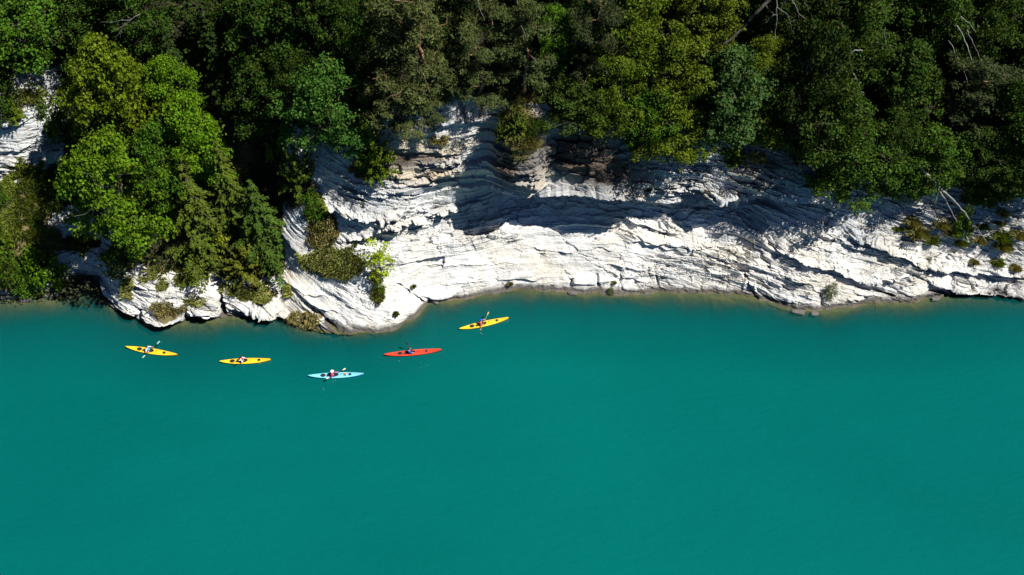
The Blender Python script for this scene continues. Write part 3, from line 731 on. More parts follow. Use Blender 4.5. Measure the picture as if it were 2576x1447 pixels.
BRI = (0.095, 0.190, 0.005); YEL = (0.108, 0.170, 0.006); MID = (0.058, 0.135, 0.008); DRK = (0.028, 0.066, 0.006); DK2 = (0.020, 0.046, 0.006)
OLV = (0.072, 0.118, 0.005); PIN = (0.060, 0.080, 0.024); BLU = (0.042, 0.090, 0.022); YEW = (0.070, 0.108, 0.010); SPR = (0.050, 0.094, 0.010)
BT = 'broadleaf trees on the wooded slope'; PT_ = 'pines on the cliff edge'; CT = 'spruces and yews on the slope'
TREES = [
 # kind cx base top w colour label
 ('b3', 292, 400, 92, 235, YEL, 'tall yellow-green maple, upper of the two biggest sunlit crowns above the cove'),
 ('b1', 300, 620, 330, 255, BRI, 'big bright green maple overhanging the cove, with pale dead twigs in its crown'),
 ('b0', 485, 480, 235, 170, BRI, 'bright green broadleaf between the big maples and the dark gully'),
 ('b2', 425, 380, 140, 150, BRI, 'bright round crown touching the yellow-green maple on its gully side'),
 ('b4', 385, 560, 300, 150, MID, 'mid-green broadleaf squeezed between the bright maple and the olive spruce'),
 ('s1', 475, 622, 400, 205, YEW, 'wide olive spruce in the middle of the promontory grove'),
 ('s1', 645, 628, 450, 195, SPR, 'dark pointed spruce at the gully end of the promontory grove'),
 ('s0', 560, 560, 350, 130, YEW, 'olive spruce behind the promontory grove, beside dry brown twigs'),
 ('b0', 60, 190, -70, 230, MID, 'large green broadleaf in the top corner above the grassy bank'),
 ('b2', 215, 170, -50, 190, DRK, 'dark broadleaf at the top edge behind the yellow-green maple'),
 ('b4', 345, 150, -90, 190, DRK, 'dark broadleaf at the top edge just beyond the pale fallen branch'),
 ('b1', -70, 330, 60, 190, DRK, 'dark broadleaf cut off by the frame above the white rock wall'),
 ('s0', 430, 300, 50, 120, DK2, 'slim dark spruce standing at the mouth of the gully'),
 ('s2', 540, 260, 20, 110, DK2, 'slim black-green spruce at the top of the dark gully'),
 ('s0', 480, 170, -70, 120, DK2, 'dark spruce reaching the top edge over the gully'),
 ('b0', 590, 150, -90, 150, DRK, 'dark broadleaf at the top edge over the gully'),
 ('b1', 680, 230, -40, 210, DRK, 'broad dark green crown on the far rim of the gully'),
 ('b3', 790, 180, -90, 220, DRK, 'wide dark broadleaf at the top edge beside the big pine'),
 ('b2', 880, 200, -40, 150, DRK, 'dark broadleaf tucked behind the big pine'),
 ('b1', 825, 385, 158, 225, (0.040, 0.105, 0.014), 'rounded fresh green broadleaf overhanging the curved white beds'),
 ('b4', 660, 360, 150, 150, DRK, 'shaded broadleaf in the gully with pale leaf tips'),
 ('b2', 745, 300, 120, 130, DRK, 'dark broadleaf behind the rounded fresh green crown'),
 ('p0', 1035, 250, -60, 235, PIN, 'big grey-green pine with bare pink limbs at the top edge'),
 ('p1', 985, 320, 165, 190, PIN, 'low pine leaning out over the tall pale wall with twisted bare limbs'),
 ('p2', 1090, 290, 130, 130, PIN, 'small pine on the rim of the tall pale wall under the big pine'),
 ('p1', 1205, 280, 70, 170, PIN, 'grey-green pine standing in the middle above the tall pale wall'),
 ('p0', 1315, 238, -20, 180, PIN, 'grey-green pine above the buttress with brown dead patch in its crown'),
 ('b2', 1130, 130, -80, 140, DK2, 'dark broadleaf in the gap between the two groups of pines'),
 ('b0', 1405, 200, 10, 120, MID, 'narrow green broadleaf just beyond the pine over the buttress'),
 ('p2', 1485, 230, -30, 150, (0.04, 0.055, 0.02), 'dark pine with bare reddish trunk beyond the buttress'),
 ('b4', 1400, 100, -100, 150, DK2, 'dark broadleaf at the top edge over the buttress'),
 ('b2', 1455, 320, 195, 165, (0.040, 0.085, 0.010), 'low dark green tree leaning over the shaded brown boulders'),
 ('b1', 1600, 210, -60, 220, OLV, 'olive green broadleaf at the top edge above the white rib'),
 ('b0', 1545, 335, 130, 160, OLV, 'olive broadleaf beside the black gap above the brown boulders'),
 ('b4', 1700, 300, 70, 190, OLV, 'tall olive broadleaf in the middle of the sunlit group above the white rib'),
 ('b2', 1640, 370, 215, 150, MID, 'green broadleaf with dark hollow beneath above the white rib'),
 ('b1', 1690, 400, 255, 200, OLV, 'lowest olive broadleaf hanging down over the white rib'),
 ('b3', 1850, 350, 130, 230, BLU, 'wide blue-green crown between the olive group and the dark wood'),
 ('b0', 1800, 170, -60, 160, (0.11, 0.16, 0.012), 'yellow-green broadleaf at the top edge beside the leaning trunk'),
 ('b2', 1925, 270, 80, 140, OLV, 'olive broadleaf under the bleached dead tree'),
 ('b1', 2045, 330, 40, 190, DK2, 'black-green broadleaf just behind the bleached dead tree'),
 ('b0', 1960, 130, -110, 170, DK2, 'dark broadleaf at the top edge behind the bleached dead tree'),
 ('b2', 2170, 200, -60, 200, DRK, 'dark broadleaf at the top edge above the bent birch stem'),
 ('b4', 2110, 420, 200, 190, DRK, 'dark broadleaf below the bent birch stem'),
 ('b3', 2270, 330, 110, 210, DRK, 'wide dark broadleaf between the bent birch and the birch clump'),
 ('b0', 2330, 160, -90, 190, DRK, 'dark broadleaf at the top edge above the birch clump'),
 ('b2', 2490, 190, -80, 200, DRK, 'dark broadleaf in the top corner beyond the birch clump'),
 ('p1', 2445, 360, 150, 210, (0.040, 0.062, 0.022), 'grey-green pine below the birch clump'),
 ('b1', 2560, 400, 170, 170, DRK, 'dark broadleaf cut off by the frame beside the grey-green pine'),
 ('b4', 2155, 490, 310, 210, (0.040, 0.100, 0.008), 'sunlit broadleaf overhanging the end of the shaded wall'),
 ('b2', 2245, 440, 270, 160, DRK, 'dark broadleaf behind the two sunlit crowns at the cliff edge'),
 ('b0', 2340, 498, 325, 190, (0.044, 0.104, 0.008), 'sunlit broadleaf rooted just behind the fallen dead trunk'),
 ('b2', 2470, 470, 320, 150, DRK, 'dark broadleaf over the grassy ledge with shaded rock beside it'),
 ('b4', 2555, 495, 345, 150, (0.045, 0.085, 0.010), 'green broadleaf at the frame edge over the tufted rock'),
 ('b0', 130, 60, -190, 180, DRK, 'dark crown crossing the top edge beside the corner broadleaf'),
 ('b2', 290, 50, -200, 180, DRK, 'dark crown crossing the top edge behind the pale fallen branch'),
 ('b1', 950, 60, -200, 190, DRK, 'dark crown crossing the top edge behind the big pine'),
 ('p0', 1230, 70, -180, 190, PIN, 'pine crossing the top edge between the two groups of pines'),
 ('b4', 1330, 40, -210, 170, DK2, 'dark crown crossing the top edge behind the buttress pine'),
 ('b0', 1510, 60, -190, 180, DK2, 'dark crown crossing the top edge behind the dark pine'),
 ('b3', 1700, 80, -180, 200, OLV, 'olive crown crossing the top edge in the middle of the sunlit group'),
 ('b2', 1880, 50, -200, 180, MID, 'green crown crossing the top edge behind the leaning trunk'),
 ('b1', 2070, 70, -190, 200, DK2, 'dark crown crossing the top edge between dead tree and arched birch'),
 ('b0', 2250, 60, -200, 190, DRK, 'dark crown crossing the top edge above the hanging dead birch'),
 ('b4', 2420, 70, -190, 190, DRK, 'dark crown crossing the top edge just above the birch clump'),
 ('b2', 2560, 60, -200, 190, DRK, 'dark crown crossing the top edge at the last corner'),
 ('b1', 2680, 480, 200, 240, DRK, 'dark broadleaf mostly outside the frame beyond the tufted rock'),
 ('b1', 2700, 230, -60, 260, DRK, 'dark broadleaf outside the frame in the top corner'),
]
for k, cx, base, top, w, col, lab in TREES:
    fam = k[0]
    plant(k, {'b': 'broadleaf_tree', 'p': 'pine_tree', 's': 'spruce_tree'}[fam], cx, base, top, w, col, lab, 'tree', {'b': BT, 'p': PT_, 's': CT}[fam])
SHR = 'shrubs growing on the rock'
SHRUBS = [
 ('h0', 102, 712, 618, 92, BRI, 'round bright green bush at the water edge of the grassy bank'),
 ('h1', 22, 720, 600, 90, MID, 'green bush hugging the low shore below the grassy bank'),
 ('h1', 55, 735, 670, 70, MID, 'low bush between the round bright bush and the dark shore rock'),
 ('h1', 8, 520, 430, 60, MID, 'dark green bush on the upper part of the grassy bank'),
 ('y0', 18, 620, 540, 70, OLV, 'olive bush in the middle of the grassy bank'),
 ('h0', 135, 345, 205, 100, (0.05, 0.10, 0.012), 'green bush hanging against the white rock wall'),
 ('y1', 20, 205, 165, 80, YEW, 'olive bush on the top rim of the white rock wall'),
 ('y0', 55, 300, 250, 70, OLV, 'olive bush on the ledge of the white rock wall'),
 ('y1', 610, 690, 600, 145, (0.105, 0.130, 0.012), 'yellowish yew spreading over the promontory rim'),
 ('h2', 545, 640, 570, 75, (0.20, 0.24, 0.015), 'thin yellow sapling in front of the promontory spruces'),
 ('y0', 935, 440, 290, 130, OLV, 'olive yew hanging from the wall beside the brown stain'),
 ('y1', 745, 480, 340, 125, YEW, 'dark olive yew on the gully edge above the curved beds'),
 ('h2', 690, 420, 350, 70, (0.13, 0.17, 0.015), 'thin pale sapling in the dark gully'),
 ('h1', 790, 545, 480, 60, MID, 'green shrub at the top of the grass strip on the promontory'),
 ('h3', 950, 692, 592, 88, (0.30, 0.40, 0.012), 'small bright yellow-green tree alone on the white slab'),
 ('h1', 955, 735, 700, 30, BRI, 'little green shrub under the bright yellow-green tree'),
 ('y0', 1300, 330, 270, 75, YEW, 'dark yew bush on top of the buttress'),
 ('y1', 1270, 350, 300, 60, YEW, 'yew bush spilling over the shaded flank of the buttress'),
 ('h1', 1350, 340, 290, 60, DRK, 'small dark bush on the boulder side of the buttress'),
 ('y0', 1852, 405, 335, 80, OLV, 'round olive yew on the ledge under the blue-green crown'),
 ('h1', 1800, 350, 270, 90, BLU, 'blue-green bush at the foot of the wide blue-green crown'),
 ('h0', 1930, 345, 270, 110, OLV, 'olive bush on the rim above the striped ledges'),
 ('h0', 2425, 590, 520, 48, (0.14, 0.22, 0.015), 'bright green shrub beneath the fallen dead trunk'),
 ('h1', 2090, 745, 708, 34, (0.09, 0.14, 0.03), 'little green plant low on the white slab near the water'),
 ('h1', 1535, 738, 722, 18, (0.09, 0.14, 0.03), 'tiny green plant at the tide line below the slab'),
 ('h1', 2290, 505, 440, 80, MID, 'green bush at the foot of the sunlit tree by the fallen trunk'),
 ('y1', 2490, 500, 450, 100, YEW, 'olive bush on the grassy ledge above the tufts'),
 ('y0', 2060, 470, 420, 80, YEW, 'dark olive bush on the rim over the end of the shaded wall'),
 ('h1', 1110, 245, 200, 80, DRK, 'dark bush on the rim of the tall pale wall between the pines'),
 ('h1', 140, 520, 440, 70, DRK, 'dark bush in the shade between the grassy bank and the big bright maple'),
 ('y0', 205, 625, 585, 80, YEW, 'low olive bush on the ledge above the cove rock'),
 ('h1', 290, 690, 630, 70, DRK, 'dark bush under the big bright maple over the cove'),
 ('h1', 880, 350, 290, 80, DRK, 'dark bush between the rounded green crown and the low pine'),
 ('y1', 1590, 375, 310, 80, OLV, 'olive bush dangling over the white rib beside the brown boulders'),
]
for k, cx, base, top, w, col, lab in SHRUBS:
    one = lab.startswith('small bright yellow-green tree')
    plant(k, 'sapling' if ('sapling' in lab or one) else 'shrub', cx, base, top, w, col, lab, 'sapling' if ('sapling' in lab or one) else 'shrub', SHR, sink=0.1, part=('stem', 'foliage'), lean=(0, 0))

# ------------------------------------------------------------------ undergrowth and ivy on the soil (nobody could count it)
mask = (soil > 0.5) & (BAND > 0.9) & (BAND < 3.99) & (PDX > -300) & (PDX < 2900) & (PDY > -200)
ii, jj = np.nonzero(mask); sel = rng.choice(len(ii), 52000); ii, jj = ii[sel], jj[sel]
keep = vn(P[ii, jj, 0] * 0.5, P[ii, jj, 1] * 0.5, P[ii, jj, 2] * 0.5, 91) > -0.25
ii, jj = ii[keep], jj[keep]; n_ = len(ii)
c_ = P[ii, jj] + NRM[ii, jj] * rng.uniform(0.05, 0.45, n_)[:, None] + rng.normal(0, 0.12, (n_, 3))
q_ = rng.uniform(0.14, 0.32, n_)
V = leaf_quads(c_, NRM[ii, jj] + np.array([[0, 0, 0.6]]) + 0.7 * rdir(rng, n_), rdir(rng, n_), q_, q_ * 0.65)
ug = link('undergrowth', quad_mesh('undergrowth', V), LEAF); tag(ug, kind='stuff'); ug['label'] = 'leafy undergrowth, coloured dark as gap shade, covering the steep forest floor'
ug.color = (0.018, 0.032, 0.007, 1)  # black shade of the gaps between crowns put into the leaf colour

# ------------------------------------------------------------------ grass patches
def grass_mesh(pts, nrms, L=0.42, spread=0.5):
    n = len(pts); g = rng
    up = np.array([[0, 0, 1.0]]); down = np.stack([nrms[:, 0], nrms[:, 1], np.zeros(n)], -1)
    tip = up * g.uniform(0.35, 0.9, n)[:, None] + nrms * 0.45 + down * 0.45 + spread * rdir(g, n)
    tip /= np.linalg.norm(tip, axis=1, keepdims=True)
    ln = L * g.uniform(0.5, 1.4, n); w = 0.018 + 0.022 * g.random(n)
    side = np.cross(tip, rdir(g, n)); side /= np.linalg.norm(side, axis=1, keepdims=True) + 1e-9
    mid = pts + tip * (ln * 0.55)[:, None]; end = pts + tip * ln[:, None] + down * (ln * 0.35)[:, None] - up * (ln * 0.18)[:, None]
    base = pts - nrms * 0.05
    V = np.stack([base - side * w[:, None], base + side * w[:, None], mid + side * (w * .8)[:, None], end], 1)
    return V.reshape(-1, 3)
OG = (0.21, 0.235, 0.06); BG_ = (0.29, 0.265, 0.11); GG = (0.17, 0.22, 0.035)
GP = 'grass patches on the rock'
PATCH = [
 (832, 655, 80, 36, OG, 'largest olive grass patch draped over the promontory above the round point'),
 (818, 590, 38, 42, BG_, 'brownish grass patch above the largest patch on the promontory'),
 (797, 520, 26, 40, GG, 'greenish grass strip climbing the promontory edge below the gully yew'),
 (642, 735, 72, 22, OG, 'olive grass fringe on the rim below the dark pointed spruce'),
 (772, 800, 48, 17, BG_, 'straw grass patch just above the water beside the shaded notch'),
 (427, 778, 36, 14, BG_, 'straw brown grass patch on the low block at the promontory tip'),
 (322, 724, 14, 24, OG, 'small upright grass patch on the cove end of the promontory'),
 (410, 722, 12, 16, OG, 'small round grass patch in the middle of the low promontory rocks'),
 (492, 757, 24, 10, OG, 'thin grass patch on the white block beside the open joint'),
 (445, 688, 75, 26, OG, 'long olive grass bank along the promontory rim under the spruces'),
 (308, 648, 45, 24, OG, 'grass bank at the cove end of the promontory under the bright maple'),
 (68, 500, 52, 85, GG, 'sunlit grassy bank below the white rock wall'),
 (42, 572, 42, 44, GG, 'green grass hollow on the lower half of the grassy bank'),
 (110, 600, 40, 30, OG, 'grassy foot of the bank beside the cove rock'),
 (30, 680, 60, 40, GG, 'green grass strip on the low shore by the bushes'),
 (950, 742, 20, 18, OG, 'grass tuft under the small bright yellow-green tree near the crack'),
 (945, 702, 13, 22, BG_, 'thin dry grass strip at the foot of the bright yellow-green tree'),
 (988, 790, 20, 10, GG, 'sparse green tuft low on the round white point'),
 (1112, 352, 24, 12, BG_, 'brown grass ledge in the middle of the tall pale wall'),
 (930, 432, 42, 18, BG_, 'brown grass ledge below the hanging olive yew'),
 (1322, 240, 30, 18, BG_, 'straw grass ledge at the top of the buttress under the pine'),
 (1310, 310, 40, 40, OG, 'olive grass cap on the buttress'),
 (1318, 360, 30, 18, BG_, 'brown grass fringe on the buttress just above its bare face'),
 (1890, 396, 40, 15, BG_, 'ochre grass ledge beside the round olive yew'),
 (1960, 350, 80, 18, BG_, 'brown grass rim above the striped ledges'),
 (2480, 482, 70, 26, OG, 'wide olive grass ledge above the tufted rock'),
 (2225, 482, 30, 14, BG_, 'brown grass rim where the shaded wall ends'),
 (575, 420, 35, 50, BG_, 'dry brown grass beside the dark gully behind the promontory grove'),
 (1420, 290, 30, 14, OG, 'shaded grass ledge above the brown boulders'),
 (70, 245, 45, 14, OG, 'grass ledge high on the white rock wall'),
 (110, 740, 35, 8, OG, 'low grass fringe close at the water below the round bright bush'),
]
gn = fbm(P[..., 0] * 0.9, P[..., 1] * 0.9, P[..., 2] * 0.9, 3, 88)
for cx, cy_, rx, ry, col, lab in PATCH:
    q = ((PDX - cx) / rx) ** 2 + ((PDY - cy_) / ry) ** 2
    ok = (q < 1.0 + 2.4 * gn) & (BAND > 0.03) & (BAND < 3.9)
    ii, jj = np.nonzero(ok)
    if len(ii) < 5: continue
    area = rx * ry * 3.14 / 700.0
    n_ = int(min(15000, max(220, area * 520)))
    sel = rng.choice(len(ii), n_); pts = P[ii[sel], jj[sel]] + rng.normal(0, 0.05, (n_, 3)); nr = NRM[ii[sel], jj[sel]]
    dens = vn(pts[:, 0] * 1.3, pts[:, 1] * 1.3, pts[:, 2] * 1.3, 55) > -0.45
    pts, nr = pts[dens], nr[dens]
    org = pts.mean(0)
    o = link('grass_patch', quad_mesh('grass_patch', grass_mesh(pts - org, nr)), GRASS); o.location = org; o.color = (*col, 1)
    tag(o, lab, 'grass', GP)
# round tufts on the tufted rock
def tuft_mesh(seed, n=700, r=0.42):
    g = np.random.default_rng(seed); d = rdir(g, n); d[:, 2] = np.abs(d[:, 2]) * 0.5
    pts = d * r * g.uniform(0.1, 1, n)[:, None]; nr = d + np.array([[0, -0.3, 0.6]]); nr /= np.linalg.norm(nr, axis=1, keepdims=True)
    return quad_mesh('grass_tuft', grass_mesh(pts, nr, 0.5, 0.35))
TM = [tuft_mesh(s) for s in (1, 2, 3)]
for k_, (x_, y_, s_, lab) in enumerate([
   (2257, 578, .7, 'small brown tuft nearest the shaded wall on the tufted rock'), (2292, 563, 1.1, 'brown tuft just above the biggest tuft on the tufted rock'), (2300, 590, 1.7, 'biggest brown tuft on the tufted rock'),
   (2341, 607, 1.2, 'tuft just below and beside the biggest tuft'), (2359, 568, 1.3, 'green-brown tuft under the forked branch of the fallen trunk'), (2390, 588, 1.2, 'tuft directly below the bright green shrub'),
   (2415, 614, 1.0, 'tuft at the broken tip of the lower fallen branch'), (2429, 577, .8, 'small tuft squeezed between the two fallen branches'), (2460, 606, 1.2, 'tuft beyond the tip of the fallen trunk'),
   (2471, 572, 1.0, 'tuft beside the fallen trunk on the frame side'), (2513, 564, .9, 'tuft halfway up the tufted rock near the frame edge'), (2520, 540, .9, 'uppermost tuft on the tufted rock'),
   (2512, 600, 1.5, 'upper half of the big double tuft near the frame edge'), (2520, 622, 1.4, 'lower half of the big double tuft near the frame edge'), (2555, 596, 1.2, 'tuft touching the frame edge beside the double tuft'),
   (2506, 664, 1.1, 'lone tuft on the white ledge below the double tuft'), (2552, 677, .9, 'straw tuft lowest and last before the frame edge'), (2446, 662, .7, 'tiny tuft on the white ledge under the fallen trunk'),
   (1630, 480, .5, 'tiny brown tuft on the white rib'), (1545, 712, .4, 'tiny brown tuft low on the slab above a joint'), (1282, 716, .5, 'tiny tuft low on the smooth slab near the point'), (1040, 722, .5, 'tiny tuft at the head of the crack beside the round point')]):
    p, n, i, j = ground(x_, y_)
    lab = lab.replace('nearest the', 'next to the')
    o = link('grass_tuft', TM[k_ % 3], GRASS); o.location = p; o.scale = (s_, s_, s_ * 0.9); o.rotation_euler = (0, 0, random.uniform(-.5, .5))
    c = BG_ if k_ % 3 else GG; o.color = (c[0] * .7, c[1] * .75, c[2] * .7, 1); tag(o, lab, 'grass tuft', 'round grass tufts on bare rock')

# ------------------------------------------------------------------ bare wood
def path3(pts, y, dyv=0.0, wob=0.12, lie=None):
    """a limb through bearings, starting at distance y and coming dyv metres nearer towards its end"""
    n = len(pts); out = []
    for k, (a, b) in enumerate(pts):
        if lie is not None:                          # lies on the rock
            out.append(pt(a, b, min(ground(a, b)[0].y - lie[0] + (lie[0] - lie[1]) * k / max(1, n - 1), out[-1].y + 0.3 if out else 999))); continue
        out.append(pt(a, b, y - dyv * k / max(1, n - 1) + random.uniform(-wob, wob)))
    fine = []
    for k in range(n - 1):
        for s in range(3):
            t = s / 3; p = out[k].lerp(out[k + 1], t)
            fine.append(p + (Vector((random.uniform(-1, 1), random.uniform(-1, 1), random.uniform(-1, 1))) * 0.05 if s else Vector()))
    fine.append(out[-1]); return fine
def limb(name, pts, y, r0, r1, mat, parent, dyv=0.0, sides=6, lie=None):
    thin = 1.0 if lie or mat is BARK else 0.62
    pp = path3(pts, y, dyv, lie=lie); org = parent.location
    v, f = tube([p - org for p in pp], list(np.linspace(r0 * thin, r1 * thin, len(pp))), sides)
    return link(name, join_tubes(name, [(v, f)]), mat, parent)
def near_y(dx, dy, out):
    return ground(dx, dy)[0].y - out
def c3(x, y): return (1800 + x * .4146) / 1.381, y * .4146 / 1.381
def c4t(x, y): return (2556 + x * .4146) / 1.381, y * .4146 / 1.381
def c4b(x, y): return (2556 + x * .4838) / 1.381, (450 + y * .4838) / 1.381
def c1t(x, y): return x * .4146 / 1.381, y * .4146 / 1.381
def c1b(x, y): return x * .4492 / 1.381, (550 + y * .4492) / 1.381
def c2t(x, y): return (900 + x * .4146) / 1.381, y * .4146 / 1.381
def bare(name, label, cat, conv, out, limbs, mat, part0='trunk'):
    x0, y0 = conv(*limbs[0][0][0]); y = near_y(x0, max(-200, y0), out + (0 if name == 'fallen_trunk' else 3.0))
    o = empty(name, pt(x0, y0, y)); tag(o, label, cat)
    for k, (pts, r0, r1, dv) in enumerate(limbs):
        limb(part0 if k == 0 else 'branch', [conv(*p) for p in pts], y, r0, r1, mat, o, dv, lie=((3.4, 0.6) if k == 0 else (2.2, 0.5)) if name == 'fallen_trunk' else None)
    return o
bare('fallen_trunk', 'grey fallen dead trunk lying down the tufted white rock', 'dead tree', c4b, 1.3, [
    ([(1290, 250), (1340, 290), (1400, 350), (1480, 440), (1540, 490), (1600, 550), (1650, 610), (1700, 680), (1750, 740), (1800, 810)], .17, .03, 2.3),
    ([(1400, 365), (1450, 430), (1500, 500), (1530, 560), (1560, 620), (1650, 740), (1690, 840)], .10, .015, 2.2),
    ([(1455, 440), (1435, 500), (1425, 570), (1420, 660)], .07, .02, 0.9), ([(1360, 340), (1330, 400), (1320, 450)], .04, .01, .3), ([(1640, 735), (1630, 790), (1660, 800)], .03, .01, .4)], DEAD)
bare('bleached_tree', 'bleached dead tree with spreading white branches at the top edge', 'dead tree', c4t, 6.0, [
    ([(350, -160), (345, -60), (340, 0), (342, 60), (338, 120), (345, 170), (335, 230), (328, 290), (330, 330)], .10, .03, 0.5),
    ([(340, 110), (300, 140), (270, 165), (245, 195)], .05, .012, .3), ([(342, 60), (380, 90), (420, 110), (445, 150), (460, 210), (465, 250), (490, 290)], .045, .012, .4),
    ([(470, 0), (500, 60), (525, 115), (560, 140), (575, 160), (540, 220), (520, 270)], .06, .012, .3), ([(240, 40), (280, 80), (320, 125)], .04, .02, .1), ([(525, 115), (520, 170), (465, 180)], .03, .01, .2),
    ([(330, 290), (310, 330), (300, 350)], .02, .008, .1), ([(335, 300), (355, 325)], .02, .008, .1), ([(570, 20), (600, 50), (610, 100)], .03, .01, .2), ([(410, 10), (385, 55), (370, 75)], .03, .012, .1), ([(470, 0), (455, -60), (430, -150)], .06, .08, 0)], DEAD)
bare('leaning_trunk', 'thick grey bare trunk leaning across the top edge', 'dead tree', c3, 5.0, [
    ([(1720, 375), (1800, 310), (1880, 230), (1960, 140), (2060, 40), (2120, -20), (2220, -120)], .10, .19, -0.5)], BARK)
bare('bent_birch', 'thin birch stem bent in an arch within the dark wood', 'birch', c4t, 4.5, [
    ([(1060, 425), (1000, 420), (965, 440), (950, 480), (955, 540), (970, 600), (1005, 655), (1020, 700), (1045, 745), (1075, 800)], .09, .03, 0.4),
    ([(1005, 665), (970, 668)], .03, .01, .1), ([(1025, 720), (990, 745)], .03, .01, .1), ([(1050, 755), (1040, 800), (1025, 870)], .03, .008, .2), ([(1020, 705), (985, 715)], .02, .01, .1)], BIRCH)
bare('birch_clump', 'clump of slanting white birch stems in the dark wood near the top corner', 'birch', c4t, 4.5, [
    ([(1850, 215), (1890, 280), (1930, 370), (1960, 460), (1980, 540), (2030, 620)], .10, .05, .3), ([(1780, 340), (1820, 400), (1850, 480), (1900, 545), (1915, 620), (1940, 700)], .06, .03, .2),
    ([(1930, 250), (1960, 310), (2000, 390), (2030, 460), (2065, 550)], .06, .025, .3), ([(1880, 140), (1950, 190), (2010, 270)], .06, .03, .1), ([(2030, 620), (2060, 680)], .04, .02, .1)], BIRCH)
bare('dead_birch', 'thin white dead birch branches hanging below the arched birch', 'birch', c4t, 4.5, [
    ([(1250, 230), (1245, 310), (1200, 345), (1170, 380), (1140, 425)], .05, .015, .2), ([(1250, 310), (1265, 420)], .03, .015, .1), ([(1220, 510), (1195, 590), (1175, 640)], .035, .015, .1),
    ([(1160, 880), (1165, 930), (1172, 975), (1145, 1010)], .05, .02, .2), ([(1310, 850), (1335, 890), (1345, 960), (1358, 1010)], .035, .012, .2), ([(1395, 800), (1405, 870), (1385, 930)], .035, .012, .2), ([(1200, 345), (1165, 360)], .02, .01, .1)], BIRCH, 'branch')
bare('pale_branch', 'pale forked dead branch lying over the dark crowns behind the yellow-green maple', 'dead branch', c1t, 5.0, [
    ([(1170, 120), (1120, 150), (1070, 185), (1020, 225), (975, 250), (930, 275)], .07, .015, .3), ([(1085, 170), (1010, 170), (940, 188), (850, 185)], .04, .01, .3), ([(1060, 200), (1010, 260), (970, 310), (950, 350), (925, 410)], .045, .012, .3), ([(1010, 260), (1008, 320)], .03, .01, .1)], DEAD, 'branch')
bare('twig_spray', 'bare pale twigs sticking out of the big bright maple over the cove', 'dead branch', c1b, 5.6, [
    ([(800, 225), (760, 310), (720, 380), (660, 430), (570, 450), (545, 420)], .05, .012, .5), ([(820, 320), (825, 390), (800, 440), (790, 520)], .04, .01, .3), ([(740, 340), (715, 430), (690, 500)], .035, .01, .3), ([(800, 225), (740, 205), (690, 120), (600, 100)], .03, .01, .3), ([(780, 260), (650, 250), (560, 250), (520, 290)], .025, .01, .3)], DEAD, 'branch')
bare('pine_limb', 'twisted bare pinkish limb of the low pine over the tall pale wall', 'dead branch', c2t, 4.2, [
    ([(1190, 770), (1150, 795), (1100, 805), (1065, 840), (1040, 880), (1005, 915)], .06, .015, .3), ([(1150, 795), (1155, 850)], .03, .01, .1), ([(1030, 600), (1000, 650), (945, 665)], .05, .02, .2), ([(1045, 605), (1065, 660), (1085, 745)], .03, .012, .2)], PBARK, 'branch')
bare('hanging_limb', 'long crooked bare pine limbs hanging above the tall pale wall', 'dead branch', c2t, 4.2, [
    ([(1380, 560), (1372, 610), (1390, 660), (1410, 710), (1430, 775)], .06, .03, .2), ([(1330, 440), (1325, 590), (1300, 640), (1288, 690), (1298, 745)], .045, .012, .2), ([(1350, 260), (1345, 400)], .07, .05, .1), ([(1380, -20), (1370, 60), (1350, 100), (1395, 120)], .12, .03, .2), ([(1130, 5), (1200, 12), (1300, 20)], .06, .04, .1)], PBARK, 'branch')
bare('crooked_twig', 'crooked white twig beside the pine over the buttress', 'dead branch', c2t, 4.2, [
    ([(2190, 215), (2225, 280), (2248, 350)], .045, .02, .1), ([(2280, 470), (2325, 520), (2295, 560), (2280, 605)], .03, .01, .1), ([(1830, 0), (1850, 80), (1890, 170)], .05, .03, .1)], DEAD, 'branch')
bare('curled_twig', 'short curled white twig on the blue-green crown', 'dead branch', c3, 5.0, [([(1575, 390), (1560, 420), (1570, 455), (1540, 460), (1520, 475)], .035, .015, .1)], DEAD, 'branch')

# ------------------------------------------------------------------ loose rocks at the foot of the cliff
def boulder_mesh(seed):
    bm = bmesh.new(); bmesh.ops.create_icosphere(bm, subdivisions=3, radius=1.0)
    co = np.array([v.co[:] for v in bm.verts])
    n_ = 0.35 * fbm(co[:, 0] * 1.2 + seed, co[:, 1] * 1.2, co[:, 2] * 1.2, 3, seed); st_ = np.floor(co[:, 2] * 4 + 0.6 * vn(co[:, 0] * 2, co[:, 1] * 2, co[:, 2] * 0 + seed, seed))
    k = 1 + n_ + 0.16 * (h3(st_, st_ * 0, st_ * 0, seed) - 0.5)
    for v, q in zip(bm.verts, k): v.co = Vector((np.sign(v.co.x) * abs(v.co.x) ** 0.7, np.sign(v.co.y) * abs(v.co.y) ** 0.7, np.sign(v.co.z) * abs(v.co.z) ** 0.6)) * float(q)
    m_ = bpy.data.meshes.new('boulder'); bm.to_mesh(m_); bm.free(); return m_
SHORE_ROCK = simple_mat('wet_shore_rock', (0.11, 0.102, 0.095), 0.8, 0.8, 1.8, 0.25)
